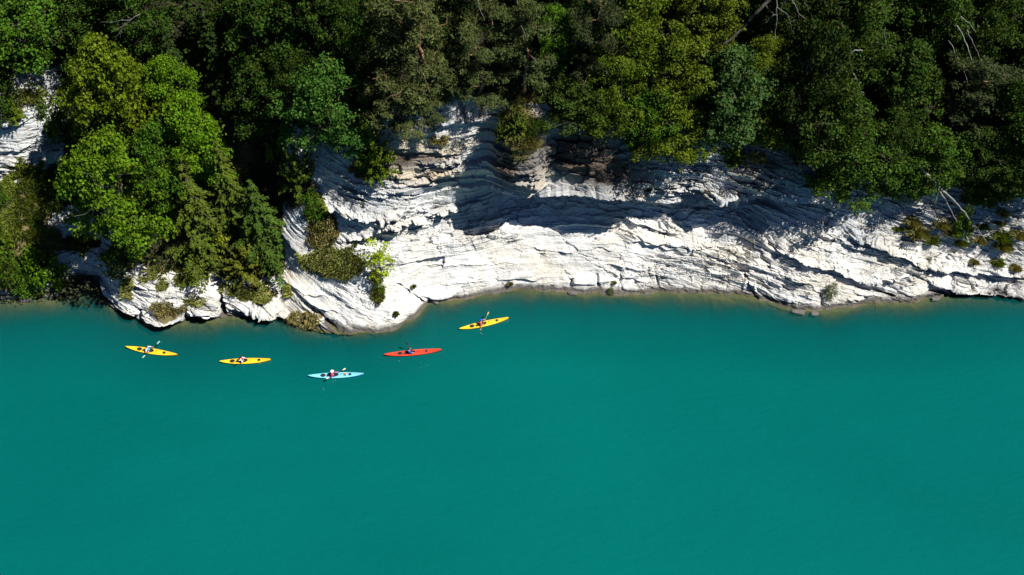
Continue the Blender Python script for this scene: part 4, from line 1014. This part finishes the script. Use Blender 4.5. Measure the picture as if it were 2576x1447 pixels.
for k_, (x_, y_, sx, sy, sz, lab) in enumerate([
   (28, 742, 1.3, .6, .28, 'flat dark rock at the waterline of the grassy bank by the frame edge'), (72, 748, 1.0, .55, .3, 'dark layered rock at the waterline below the round bright bush'), (128, 738, .8, .6, .4, 'grey rock at the corner between the grassy bank and the cove'),
   (2008, 786, .7, .3, .16, 'low grey rock awash where the long slab bulges into the lake'), (2048, 790, .4, .25, .14, 'small grey rock beside the low rock awash off the long slab'), (2352, 752, .5, .25, .15, 'small dark rock awash beside the brown underwater shelf'),
   (1092, 758, .5, .3, .22, 'small rock in the shaded corner beside the round white point'), (1440, 738, .45, .3, .25, 'small block fallen from the open joint in the slab foot')]):
    p = on_water(x_, y_, 0.02); b_ = link('boulder', boulder_mesh(k_ + 3), SHORE_ROCK); b_.location = p; b_.scale = (sx, sy, sz); b_.rotation_euler = (0, 0, random.uniform(-.4, .4)); tag(b_, lab, 'rock', 'loose rocks at the waterline')
# ------------------------------------------------------------------ kayaks, paddlers, paddles
def plastic(name, col, rough=0.28):
    t = NT(name); tc = t.n('TexCoord').outputs['Object']
    n = t.noise(tc, 3.0, 4); s = t.noise(tc, 22.0, 3)
    c = t.mix(t.math('MULTIPLY', n, 0.5), col, tuple(min(1, v * 1.12 + 0.03) for v in col))
    c = t.mix(t.math('MULTIPLY', t.ramp(s, [(0.62, 0.0), (0.75, 1.0)]), 0.18), c, (0.8, 0.78, 0.72))
    b = t.bsdf(Base_Color=c, Roughness=rough); return t.done(b.outputs[0])
BLACK = simple_mat('black_rubber', (0.014, 0.013, 0.013), 0.6)
SKIN = simple_mat('skin', (0.52, 0.31, 0.21), 0.55); HAIR = simple_mat('dark_hair', (0.018, 0.014, 0.012), 0.6)
EYE = simple_mat('eye_dark', (0.02, 0.02, 0.02), 0.2)
def hull_meshes(L, B=0.325):
    n = 61; t = np.linspace(-1, 1, n); a = np.abs(t); x = t * L / 2
    w = B * np.maximum(1 - a ** 2.1, 0) ** 0.85 + 0.014
    up = np.where(t > 0, 0.17, 0.12)
    zs = 0.15 + up * a ** 3.2; zk = -0.10 + 0.20 * a ** 5
    x = x + np.sign(t) * 0.0
    crown = np.where(t > -0.05, 0.085 * (1 - a ** 1.6), 0.045 * (1 - a ** 1.6)) + 0.006
    m = 11; th = np.linspace(0, math.pi, m)
    hv = np.zeros((n, m, 3)); hv[..., 0] = x[:, None]
    cs, sn = np.cos(th), np.sin(th)
    hv[..., 1] = w[:, None] * np.sign(cs) * np.abs(cs) ** 0.7; hv[..., 2] = zs[:, None] - (zs - zk)[:, None] * sn ** 0.8
    k = 15; s = np.linspace(-1, 1, k)
    dv = np.zeros((n, k, 3)); dv[..., 0] = x[:, None]; dv[..., 1] = w[:, None] * s[None] * 1.0
    dv[..., 2] = zs[:, None] + crown[:, None] * (1 - np.abs(s[None]) ** 1.7) + 0.002
    hm = raw_mesh('hull', hv.reshape(-1, 3), grid_faces(n, m)[:, ::-1], True)
    F = grid_faces(n, k); c = dv.reshape(-1, 3)[F].mean(1)
    cut = ((c[:, 0] + 0.24) / 0.47) ** 2 + (c[:, 1] / 0.205) ** 2 < 1
    dm = raw_mesh('deck', dv.reshape(-1, 3), F[~cut], True)
    def top(xx, yy):
        z_ = np.interp(xx, x, zs); cr = np.interp(xx, x, crown); ww = np.interp(xx, x, w)
        return float(z_ + cr * (1 - min(1, abs(yy) / ww) ** 1.7))
    return hm, dm, top
def hatch_mesh(rx, ry, top, cx, cy):
    V, F = [], []; n = 20
    for r, h in ((1.0, 0.0), (0.97, 0.022), (0.8, 0.03), (0.0, 0.034)):
        for k in range(n):
            a = 2 * math.pi * k / n; xx, yy = rx * r * math.cos(a), ry * r * math.sin(a)
            V.append((xx, yy, top(cx + xx, cy + yy) - top(cx, cy) + h))
    for q in range(3):
        for k in range(n): F.append((q * n + k, q * n + (k + 1) % n, (q + 1) * n + (k + 1) % n, (q + 1) * n + k))
    return raw_mesh('hatch', np.array(V), np.array(F), True)
def ring_mesh(name, rx, ry, r, top, cx, cy, n=28, lift=0.03):
    pts = []
    for k in range(n + 1):
        a = 2 * math.pi * k / n; xx, yy = rx * math.cos(a), ry * math.sin(a); pts.append((xx, yy, top(cx + xx, cy + yy) - top(cx, cy) + lift))
    return join_tubes(name, [tube(pts, [r] * (n + 1), 6)])
def make_kayak(sx, sy, bx, by, deck_c, hull_c, label):
    s, b = on_water(sx, sy, 0.22), on_water(bx, by, 0.25)
    d = b - s; d.z = 0; L = d.length; h = math.atan2(d.y, d.x); mid = (s + b) / 2; mid.z = 0.0
    o = empty('sea_kayak', mid, h); tag(o, label, 'kayak', 'sea kayaks paddled along the cliff')
    hm, dm, top = hull_meshes(L)
    link('hull', hm, hull_c, o); dk = link('deck', dm, deck_c, o)
    for cx, cy_, rx, ry in ((-1.25, 0.0, 0.26, 0.205), (-0.82, -0.08, 0.12, 0.11), (1.32, 0.0, 0.155, 0.15), (0.47, 0.0, 0.06, 0.06)):
        q = link('hatch', hatch_mesh(rx, ry, top, cx, cy_), BLACK, dk); q.location = (cx, cy_, top(cx, cy_))
    c = link('cockpit_rim', ring_mesh('cockpit_rim', 0.47, 0.21, 0.02, top, -0.24, 0), BLACK, o); c.location = (-0.24, 0, top(-0.24, 0))
    V = []; F = []                                   # moulded seat pan inside the cockpit
    for i in range(7):
        for k in range(7):
            u, v = i / 6, k / 6 - 0.5
            V.append((-0.66 + 0.62 * u, v * 0.40, -0.02 + 0.9 * v * v * 0.4 + (0.26 * (1 - u * 4) if u < 0.25 else 0)))
    sm_ = raw_mesh('seat', np.array(V), grid_faces(7, 7), True); link('seat', sm_, BLACK, o)
    for sd in (-1, 1):                               # deck lines
        pts = [(x_, sd * 0.17 * (1 - abs(x_) / (L * .56)), top(x_, sd * 0.17 * (1 - abs(x_) / (L * .56))) + 0.012) for x_ in np.linspace(0.35, L * 0.44, 8)]
        link('deck_line', join_tubes('deck_line', [tube(pts, [0.006] * 8, 4)]), BLACK, dk)
    pts = [(L / 2 - 0.05, 0, 0.31), (L / 2 + 0.03, 0, 0.34), (L / 2 + 0.05, 0, 0.29)]
    link('grab_toggle', join_tubes('grab_toggle', [tube(pts, [0.012] * 3, 5)]), BLACK, o)
    return o, h, L, top
def loft(name, rings, n=16):
    """rings: (cx, cy, z, rx, ry)"""
    V, F = [], []
    for (cx, cy_, z, rx, ry) in rings:
        for k in range(n):
            a = 2 * math.pi * k / n; V.append((cx + rx * math.cos(a), cy_ + ry * math.sin(a), z))
    for q in range(len(rings) - 1):
        for k in range(n): F.append((q * n + k, q * n + (k + 1) % n, (q + 1) * n + (k + 1) % n, (q + 1) * n + k))
    return raw_mesh(name, np.array(V), np.array(F), True)
def ik(a, c, l1, l2, pole):
    d = c - a; L = min(d.length, (l1 + l2) * 0.995); d.normalize(); x = (l1 * l1 - l2 * l2 + L * L) / (2 * L); h = math.sqrt(max(1e-5, l1 * l1 - x * x))
    p = pole - d * pole.dot(d); p.normalize(); return a + d * x + p * h
def make_paddler(kay, h, dworld, c_local, spec, label, plabel, blade_mat, shaft_mat):
    top_c, vest_c, hat, hat_c, sleeves = spec
    dl = Vector((dworld[0] * math.cos(-h) - dworld[1] * math.sin(-h), dworld[0] * math.sin(-h) + dworld[1] * math.cos(-h), dworld[2])).normalized()
    o = empty('person', kay.location, h); tag(o, label, 'person', 'paddlers seated in the kayaks')
    c = Vector(c_local)
    pel, wai, che, nek, hed = [Vector(v) for v in ((-.42, 0, .12), (-.41, 0, .30), (-.37, 0, .50), (-.34, 0, .645), (-.325, 0, .765))]
    hands = {}
    for sd in (-1, 1):                               # +1 is the inland side
        hands[sd] = c + dl * (0.30 * sd * (1 if dl.y >= 0 else -1))
    me_ = bpy.data.meshes.new('body'); V, E, Rr = [], [], []
    def add(p, r, parent=None):
        V.append(tuple(p)); Rr.append(r)
        if parent is not None: E.append((parent, len(V) - 1))
        return len(V) - 1
    ip = add(pel, (.16, .13)); iw_ = add(wai, (.14, .115), ip); ic = add(che, (.165, .125), iw_); inn = add(nek, (.055, .055), ic); ih = add(hed, (.083, .092), inn); add(hed + Vector((.005, 0, .085)), (.07, .075), ih)
    arms = []
    for sd in (-1, 1):
        sh = Vector((-.37, sd * .19, .56)); hd = hands[sd]; 
        far = hd - sh
        if far.length > 0.56: hd = sh + far.normalized() * 0.56
        el = ik(sh, hd, .29, .27, Vector((-.2, sd * .7, -.7)))
        i1 = add(sh, (.062, .062), ic); i2 = add(el, (.043, .043), i1); i3 = add(el.lerp(hd, .85), (.03, .03), i2); add(hd, (.036, .03), i3); arms.append((el, hd, sd))
        k1 = add(Vector((.02, sd * .12, .13)), (.085, .08), ip); k2 = add(Vector((.28, sd * .13, .17)), (.062, .06), k1); k3 = add(Vector((.62, sd * .10, .05)), (.045, .045), k2); add(Vector((.72, sd * .10, .12)), (.035, .045), k3)
    me_.from_pydata(V, E, []); tmp = bpy.data.objects.new('tmp', me_); COL.objects.link(tmp)
    md = tmp.modifiers.new('s', 'SKIN'); md.use_smooth_shade = True
    for v, r in zip(me_.skin_vertices[0].data, Rr): v.radius = r
    me_.skin_vertices[0].data[0].use_root = True
    sb = tmp.modifiers.new('u', 'SUBSURF'); sb.levels = 2; sb.render_levels = 2
    dg = bpy.context.evaluated_depsgraph_get(); dg.update()
    bm = bmesh.new(); bm.from_mesh(bpy.data.meshes.new_from_object(tmp.evaluated_get(dg)))
    bpy.data.objects.remove(tmp)
    for f in bm.faces:
        p = f.calc_center_median(); f.smooth = True
        fore = any(((p - el).dot((hd - el).normalized()) > (0.05 if sleeves == 'short' else 0.2)) and (p - el.lerp(hd, min(1, max(0, (p - el).dot(hd - el) / (hd - el).length_squared)))).length < 0.08 for el, hd, sd in arms)
        f.material_index = 0 if (fore or p.z > 0.615) else (2 if (p.x > -0.22 and p.z < 0.3) else 1)
    def add_tube(tb, mi=0):
        vs_, fs_ = tb; bv = [bm.verts.new(v) for v in vs_]
        for f in fs_:
            fc = bm.faces.new([bv[i] for i in f]); fc.material_index = mi; fc.smooth = True
    pl = dl.cross(Vector((0, 0, 1))).normalized(); pz = pl.cross(dl).normalized()
    for el, hd, sd in arms:                          # fingers and thumb closed round the shaft
        for q in range(5):
            off = dl * (-0.034 + 0.02 * q); r = 0.026; ln = (0.75, 1.0, 1.1, 1.0, 0.8)[q]
            rngA = np.linspace(-0.5, -0.5 + 4.2 * ln, 7) if q else np.linspace(2.6, 0.2, 7)
            add_tube(tube([hd + off + (pl * math.cos(a) + pz * math.sin(a)) * r for a in rngA], [.009, .009, .009, .0085, .008, .0075, .006], 5))
    add_tube(tube([hed + Vector((.078, 0, .03)), hed + Vector((.105, 0, -.008)), hed + Vector((.08, 0, -.022))], [.008, .015, .012], 5))
    for sd in (-1, 1): add_tube(tube([hed + Vector((-.005, sd * .088, .02)), hed + Vector((-.012, sd * .10, .0)), hed + Vector((0, sd * .09, -.025))], [.012, .016, .008], 5))
    mesh = bpy.data.meshes.new('body'); bm.to_mesh(mesh); bm.free()
    mesh.materials.append(SKIN); mesh.materials.append(top_c); mesh.materials.append(BLACK)
    body = link('body', mesh, None, o)
    for sd in (-1, 1):
        e = link('eye', loft('eye', [(0, 0, -.011, .001, .001), (0, 0, -.006, .01, .01), (0, 0, .006, .01, .01), (0, 0, .011, .001, .001)], 8), EYE, body); e.location = hed + Vector((.083, sd * .033, .025))
    if vest_c:
        v = link('life_vest', loft('life_vest', [(-.40, 0, .20, .145, .185), (-.40, 0, .21, .165, .205), (-.385, 0, .36, .165, .205), (-.37, 0, .50, .16, .20), (-.36, 0, .565, .13, .16), (-.35, 0, .60, .085, .11), (-.345, 0, .605, .07, .09)]), vest_c, o)
        link('strap', loft('strap', [(-.395, 0, .30, .169, .209), (-.393, 0, .325, .170, .210), (-.39, 0, .33, .166, .206)]), BLACK, v)
    hz = hed.z; hx = hed.x
    hair = link('hair', loft('hair', [(hx - .045, 0, hz - .075, .055, .085), (hx - .03, 0, hz - .01, .082, .098), (hx - .015, 0, hz + .045, .096, .1), (hx - .01, 0, hz + .085, .08, .085), (hx - .008, 0, hz + .108, .04, .045), (hx - .008, 0, hz + .113, .004, .004)]), HAIR, o)
    if hat:
        R_ = [(hx, 0, hz + .045, .108, .11), (hx, 0, hz + .085, .102, .104), (hx, 0, hz + .122, .07, .072), (hx, 0, hz + .132, .005, .005)]
        if hat == 'sun': R_ = [(hx + .005, 0, hz + .03, .175, .17), (hx, 0, hz + .042, .112, .112)] + R_
        hh = link('hat', loft('hat', R_), hat_c, o)
        if hat == 'cap': link('brim', loft('brim', [(hx + .10, 0, hz + .05, .02, .06), (hx + .10, 0, hz + .052, .095, .082), (hx + .10, 0, hz + .060, .095, .082), (hx + .10, 0, hz + .066, .02, .06)]), hat_c, hh)
    # paddle, held in both hands
    wc = kay.matrix_basis @ c
    p = empty('paddle', wc); tag(p, plabel, 'paddle', 'double-bladed paddles held by the paddlers')
    dw = Vector(dworld).normalized()
    link('shaft', join_tubes('shaft', [tube([-dw * 0.78, dw * 0, dw * 0.78], [.016] * 3, 8)]), shaft_mat, p)
    sidev = dw.cross(Vector((0.2, -0.35, 1))).normalized()
    for e, sgn in enumerate((-1, 1)):
        prof = [(0, .016), (.06, .035), (.16, .06), (.28, .07), (.37, .058), (.42, .026), (.435, .008)]; nv = dw.cross(sidev).normalized(); VV, FF = [], []
        for q, (u, w_) in enumerate(prof):
            cc = dw * sgn * (0.72 + u)
            for aa, bb in ((1, 0), (.5, .010), (0, .016), (-.5, .010), (-1, 0), (-.5, -.008), (0, -.004), (.5, -.008)): VV.append(cc + sidev * (w_ * aa) + nv * bb)
        for q in range(len(prof) - 1):
            for k in range(8): FF.append((q * 8 + k, q * 8 + (k + 1) % 8, (q + 1) * 8 + (k + 1) % 8, (q + 1) * 8 + k))
        link('blade', raw_mesh('blade', np.array([tuple(v) for v in VV]), np.array(FF), True), blade_mat, p)
    return o
YP = plastic('yellow_hull', (0.80, 0.46, 0.012)); RP = plastic('red_hull', (0.70, 0.038, 0.014)); BP = plastic('pale_blue_deck', (0.17, 0.50, 0.68)); BH = plastic('blue_hull', (0.03, 0.38, 0.62))
fab = lambda n, c: simple_mat(n, c, 0.8, 0.2, 30.0, 0.1)
WHITE, PINK, MAG, BLUE, CORAL, LBLUE, NAVY, ORANGE = fab('white_cotton', (.72, .73, .75)), fab('pink_fabric', (.62, .05, .22)), fab('magenta_fabric', (.42, .02, .25)), fab('blue_fabric', (.03, .10, .50)), fab('coral_vest', (.62, .10, .07)), fab('light_blue_vest', (.12, .35, .72)), fab('blue_cap', (.01, .09, .55)), fab('orange_fabric', (.78, .25, .02))
CREAM = simple_mat('cream_blade', (.50, .50, .36), .5); CARBON = simple_mat('carbon_blade', (.012, .012, .013), .8, .12, 6.0, .1); PALE = simple_mat('pale_blade', (.26, .46, .43), .5); BRASS = simple_mat('wood_blade', (.40, .30, .10), .5)
KAY = [
 ((316, 872, 446, 892), YP, YP, 'yellow kayak heading away from the cove, closest to the low promontory', (.65, .70, .26), (.0, 0, .40), (WHITE, LBLUE, None, None, 'short'),
   'paddler with dark hair in white shirt and light blue vest', 'pale-bladed paddle held by the paddler in white and light blue', PALE, BLACK),
 ((552, 909, 681, 904), YP, YP, 'yellow kayak between the white-shirted paddler and the pale blue kayak', (.25, .62, -.60), (.0, 0, .44), (WHITE, PINK, 'cap', HAIR, 'long'),
   'paddler in pink vest and black cap', 'pale paddle held by the paddler in the pink vest', CREAM, BLACK),
 ((775, 945, 915, 940), BP, BH, 'pale blue kayak with orange bundle on its foredeck', (.70, .66, -.16), (.02, 0, .40), (MAG, CORAL, 'sun', WHITE, 'long'),
   'paddler in magenta top and white sun hat', 'cream-bladed paddle held by the paddler in the white sun hat', CREAM, BLACK),
 ((966, 892, 1110, 879), RP, RP, 'red-orange kayak off the tip of the round white point', (-.60, .50, .58), (.0, 0, .42), (BLUE, None, None, None, 'short'),
   'paddler in blue patterned shirt with dark hair, arms bare', 'black paddle raised by the paddler in the blue shirt', CARBON, BLACK),
 ((1155, 827, 1279, 799), YP, YP, 'yellow kayak ahead of the others under the long white slab', (.40, .77, .45), (.0, 0, .40), (CORAL, CORAL, 'cap', NAVY, 'short'),
   'paddler in coral vest and blue cap', 'yellowish paddle held by the paddler in the blue cap', BRASS, BRASS),
]
for (pos, dk, hl, lab, dw, cl, spec, plab, palab, bmat, smat) in KAY:
    o, h, L, top = make_kayak(*pos, dk, hl, lab)
    make_paddler(o, h, dw, cl, spec, plab, palab, bmat, smat)
    if dk is BP:                                      # load strapped on the foredeck
        def bundle(rx, ry, rz, seed):
            g = np.random.default_rng(seed); rings = []
            for q in range(9):
                u = q / 8; s_ = math.sin(math.pi * min(.97, max(.03, u))) ** .5; rings.append((0, 0, (u - .5) * 2 * rx, ry * s_ * g.uniform(.9, 1.05), rz * s_ * g.uniform(.9, 1.05)))
            return loft('dry_bag', rings, 12)
        for (lx, ly, lz, rr, m_, lb) in ((0.83, 0.06, .07, (.15, .10, .08), ORANGE, 'orange dry bag strapped on the pale blue kayak'), (0.86, -.10, .05, (.13, .06, .05), BLACK, 'small black bag beside the orange dry bag on the pale blue kayak')):
            bb = link('dry_bag', bundle(*rr, 5), m_); z_ = top(lx, ly)
            bb.matrix_world = Matrix.Translation(o.location) @ Matrix.Rotation(h, 4, 'Z') @ Matrix.Translation((lx, ly, z_ + lz - .01)) @ Matrix.Rotation(math.pi / 2, 4, 'Y')
            tag(bb, lb, 'dry bag')
# drips and flecks of foam the paddles leave on the water
V = []
for (x_, y_, n_) in ((405, 862, 3), (362, 900, 2), (811, 976, 3), (835, 962, 2), (800, 988, 2), (1060, 922, 1), (1075, 920, 2), (653, 914, 3), (648, 917, 3), (1010, 905, 2), (1208, 838, 4)):
    p = on_water(x_, y_, 0.012)
    for q in range(n_):
        c = p + Vector((random.gauss(0, .22), random.gauss(0, .14), 0)); r = random.uniform(.008, .02); a = random.uniform(0, 3)
        V += [c + Vector((math.cos(a + k * 1.57) * r * (1.8 if k % 2 else 0.7), math.sin(a + k * 1.57) * r * (1.8 if k % 2 else .7), 0)) for k in range(4)]
fo = link('foam', quad_mesh('foam', np.array([tuple(v) for v in V])), simple_mat('foam_white', (.7, .75, .75), .6)); tag(fo, kind='stuff'); fo['label'] = 'white flecks of splash left by the paddles'
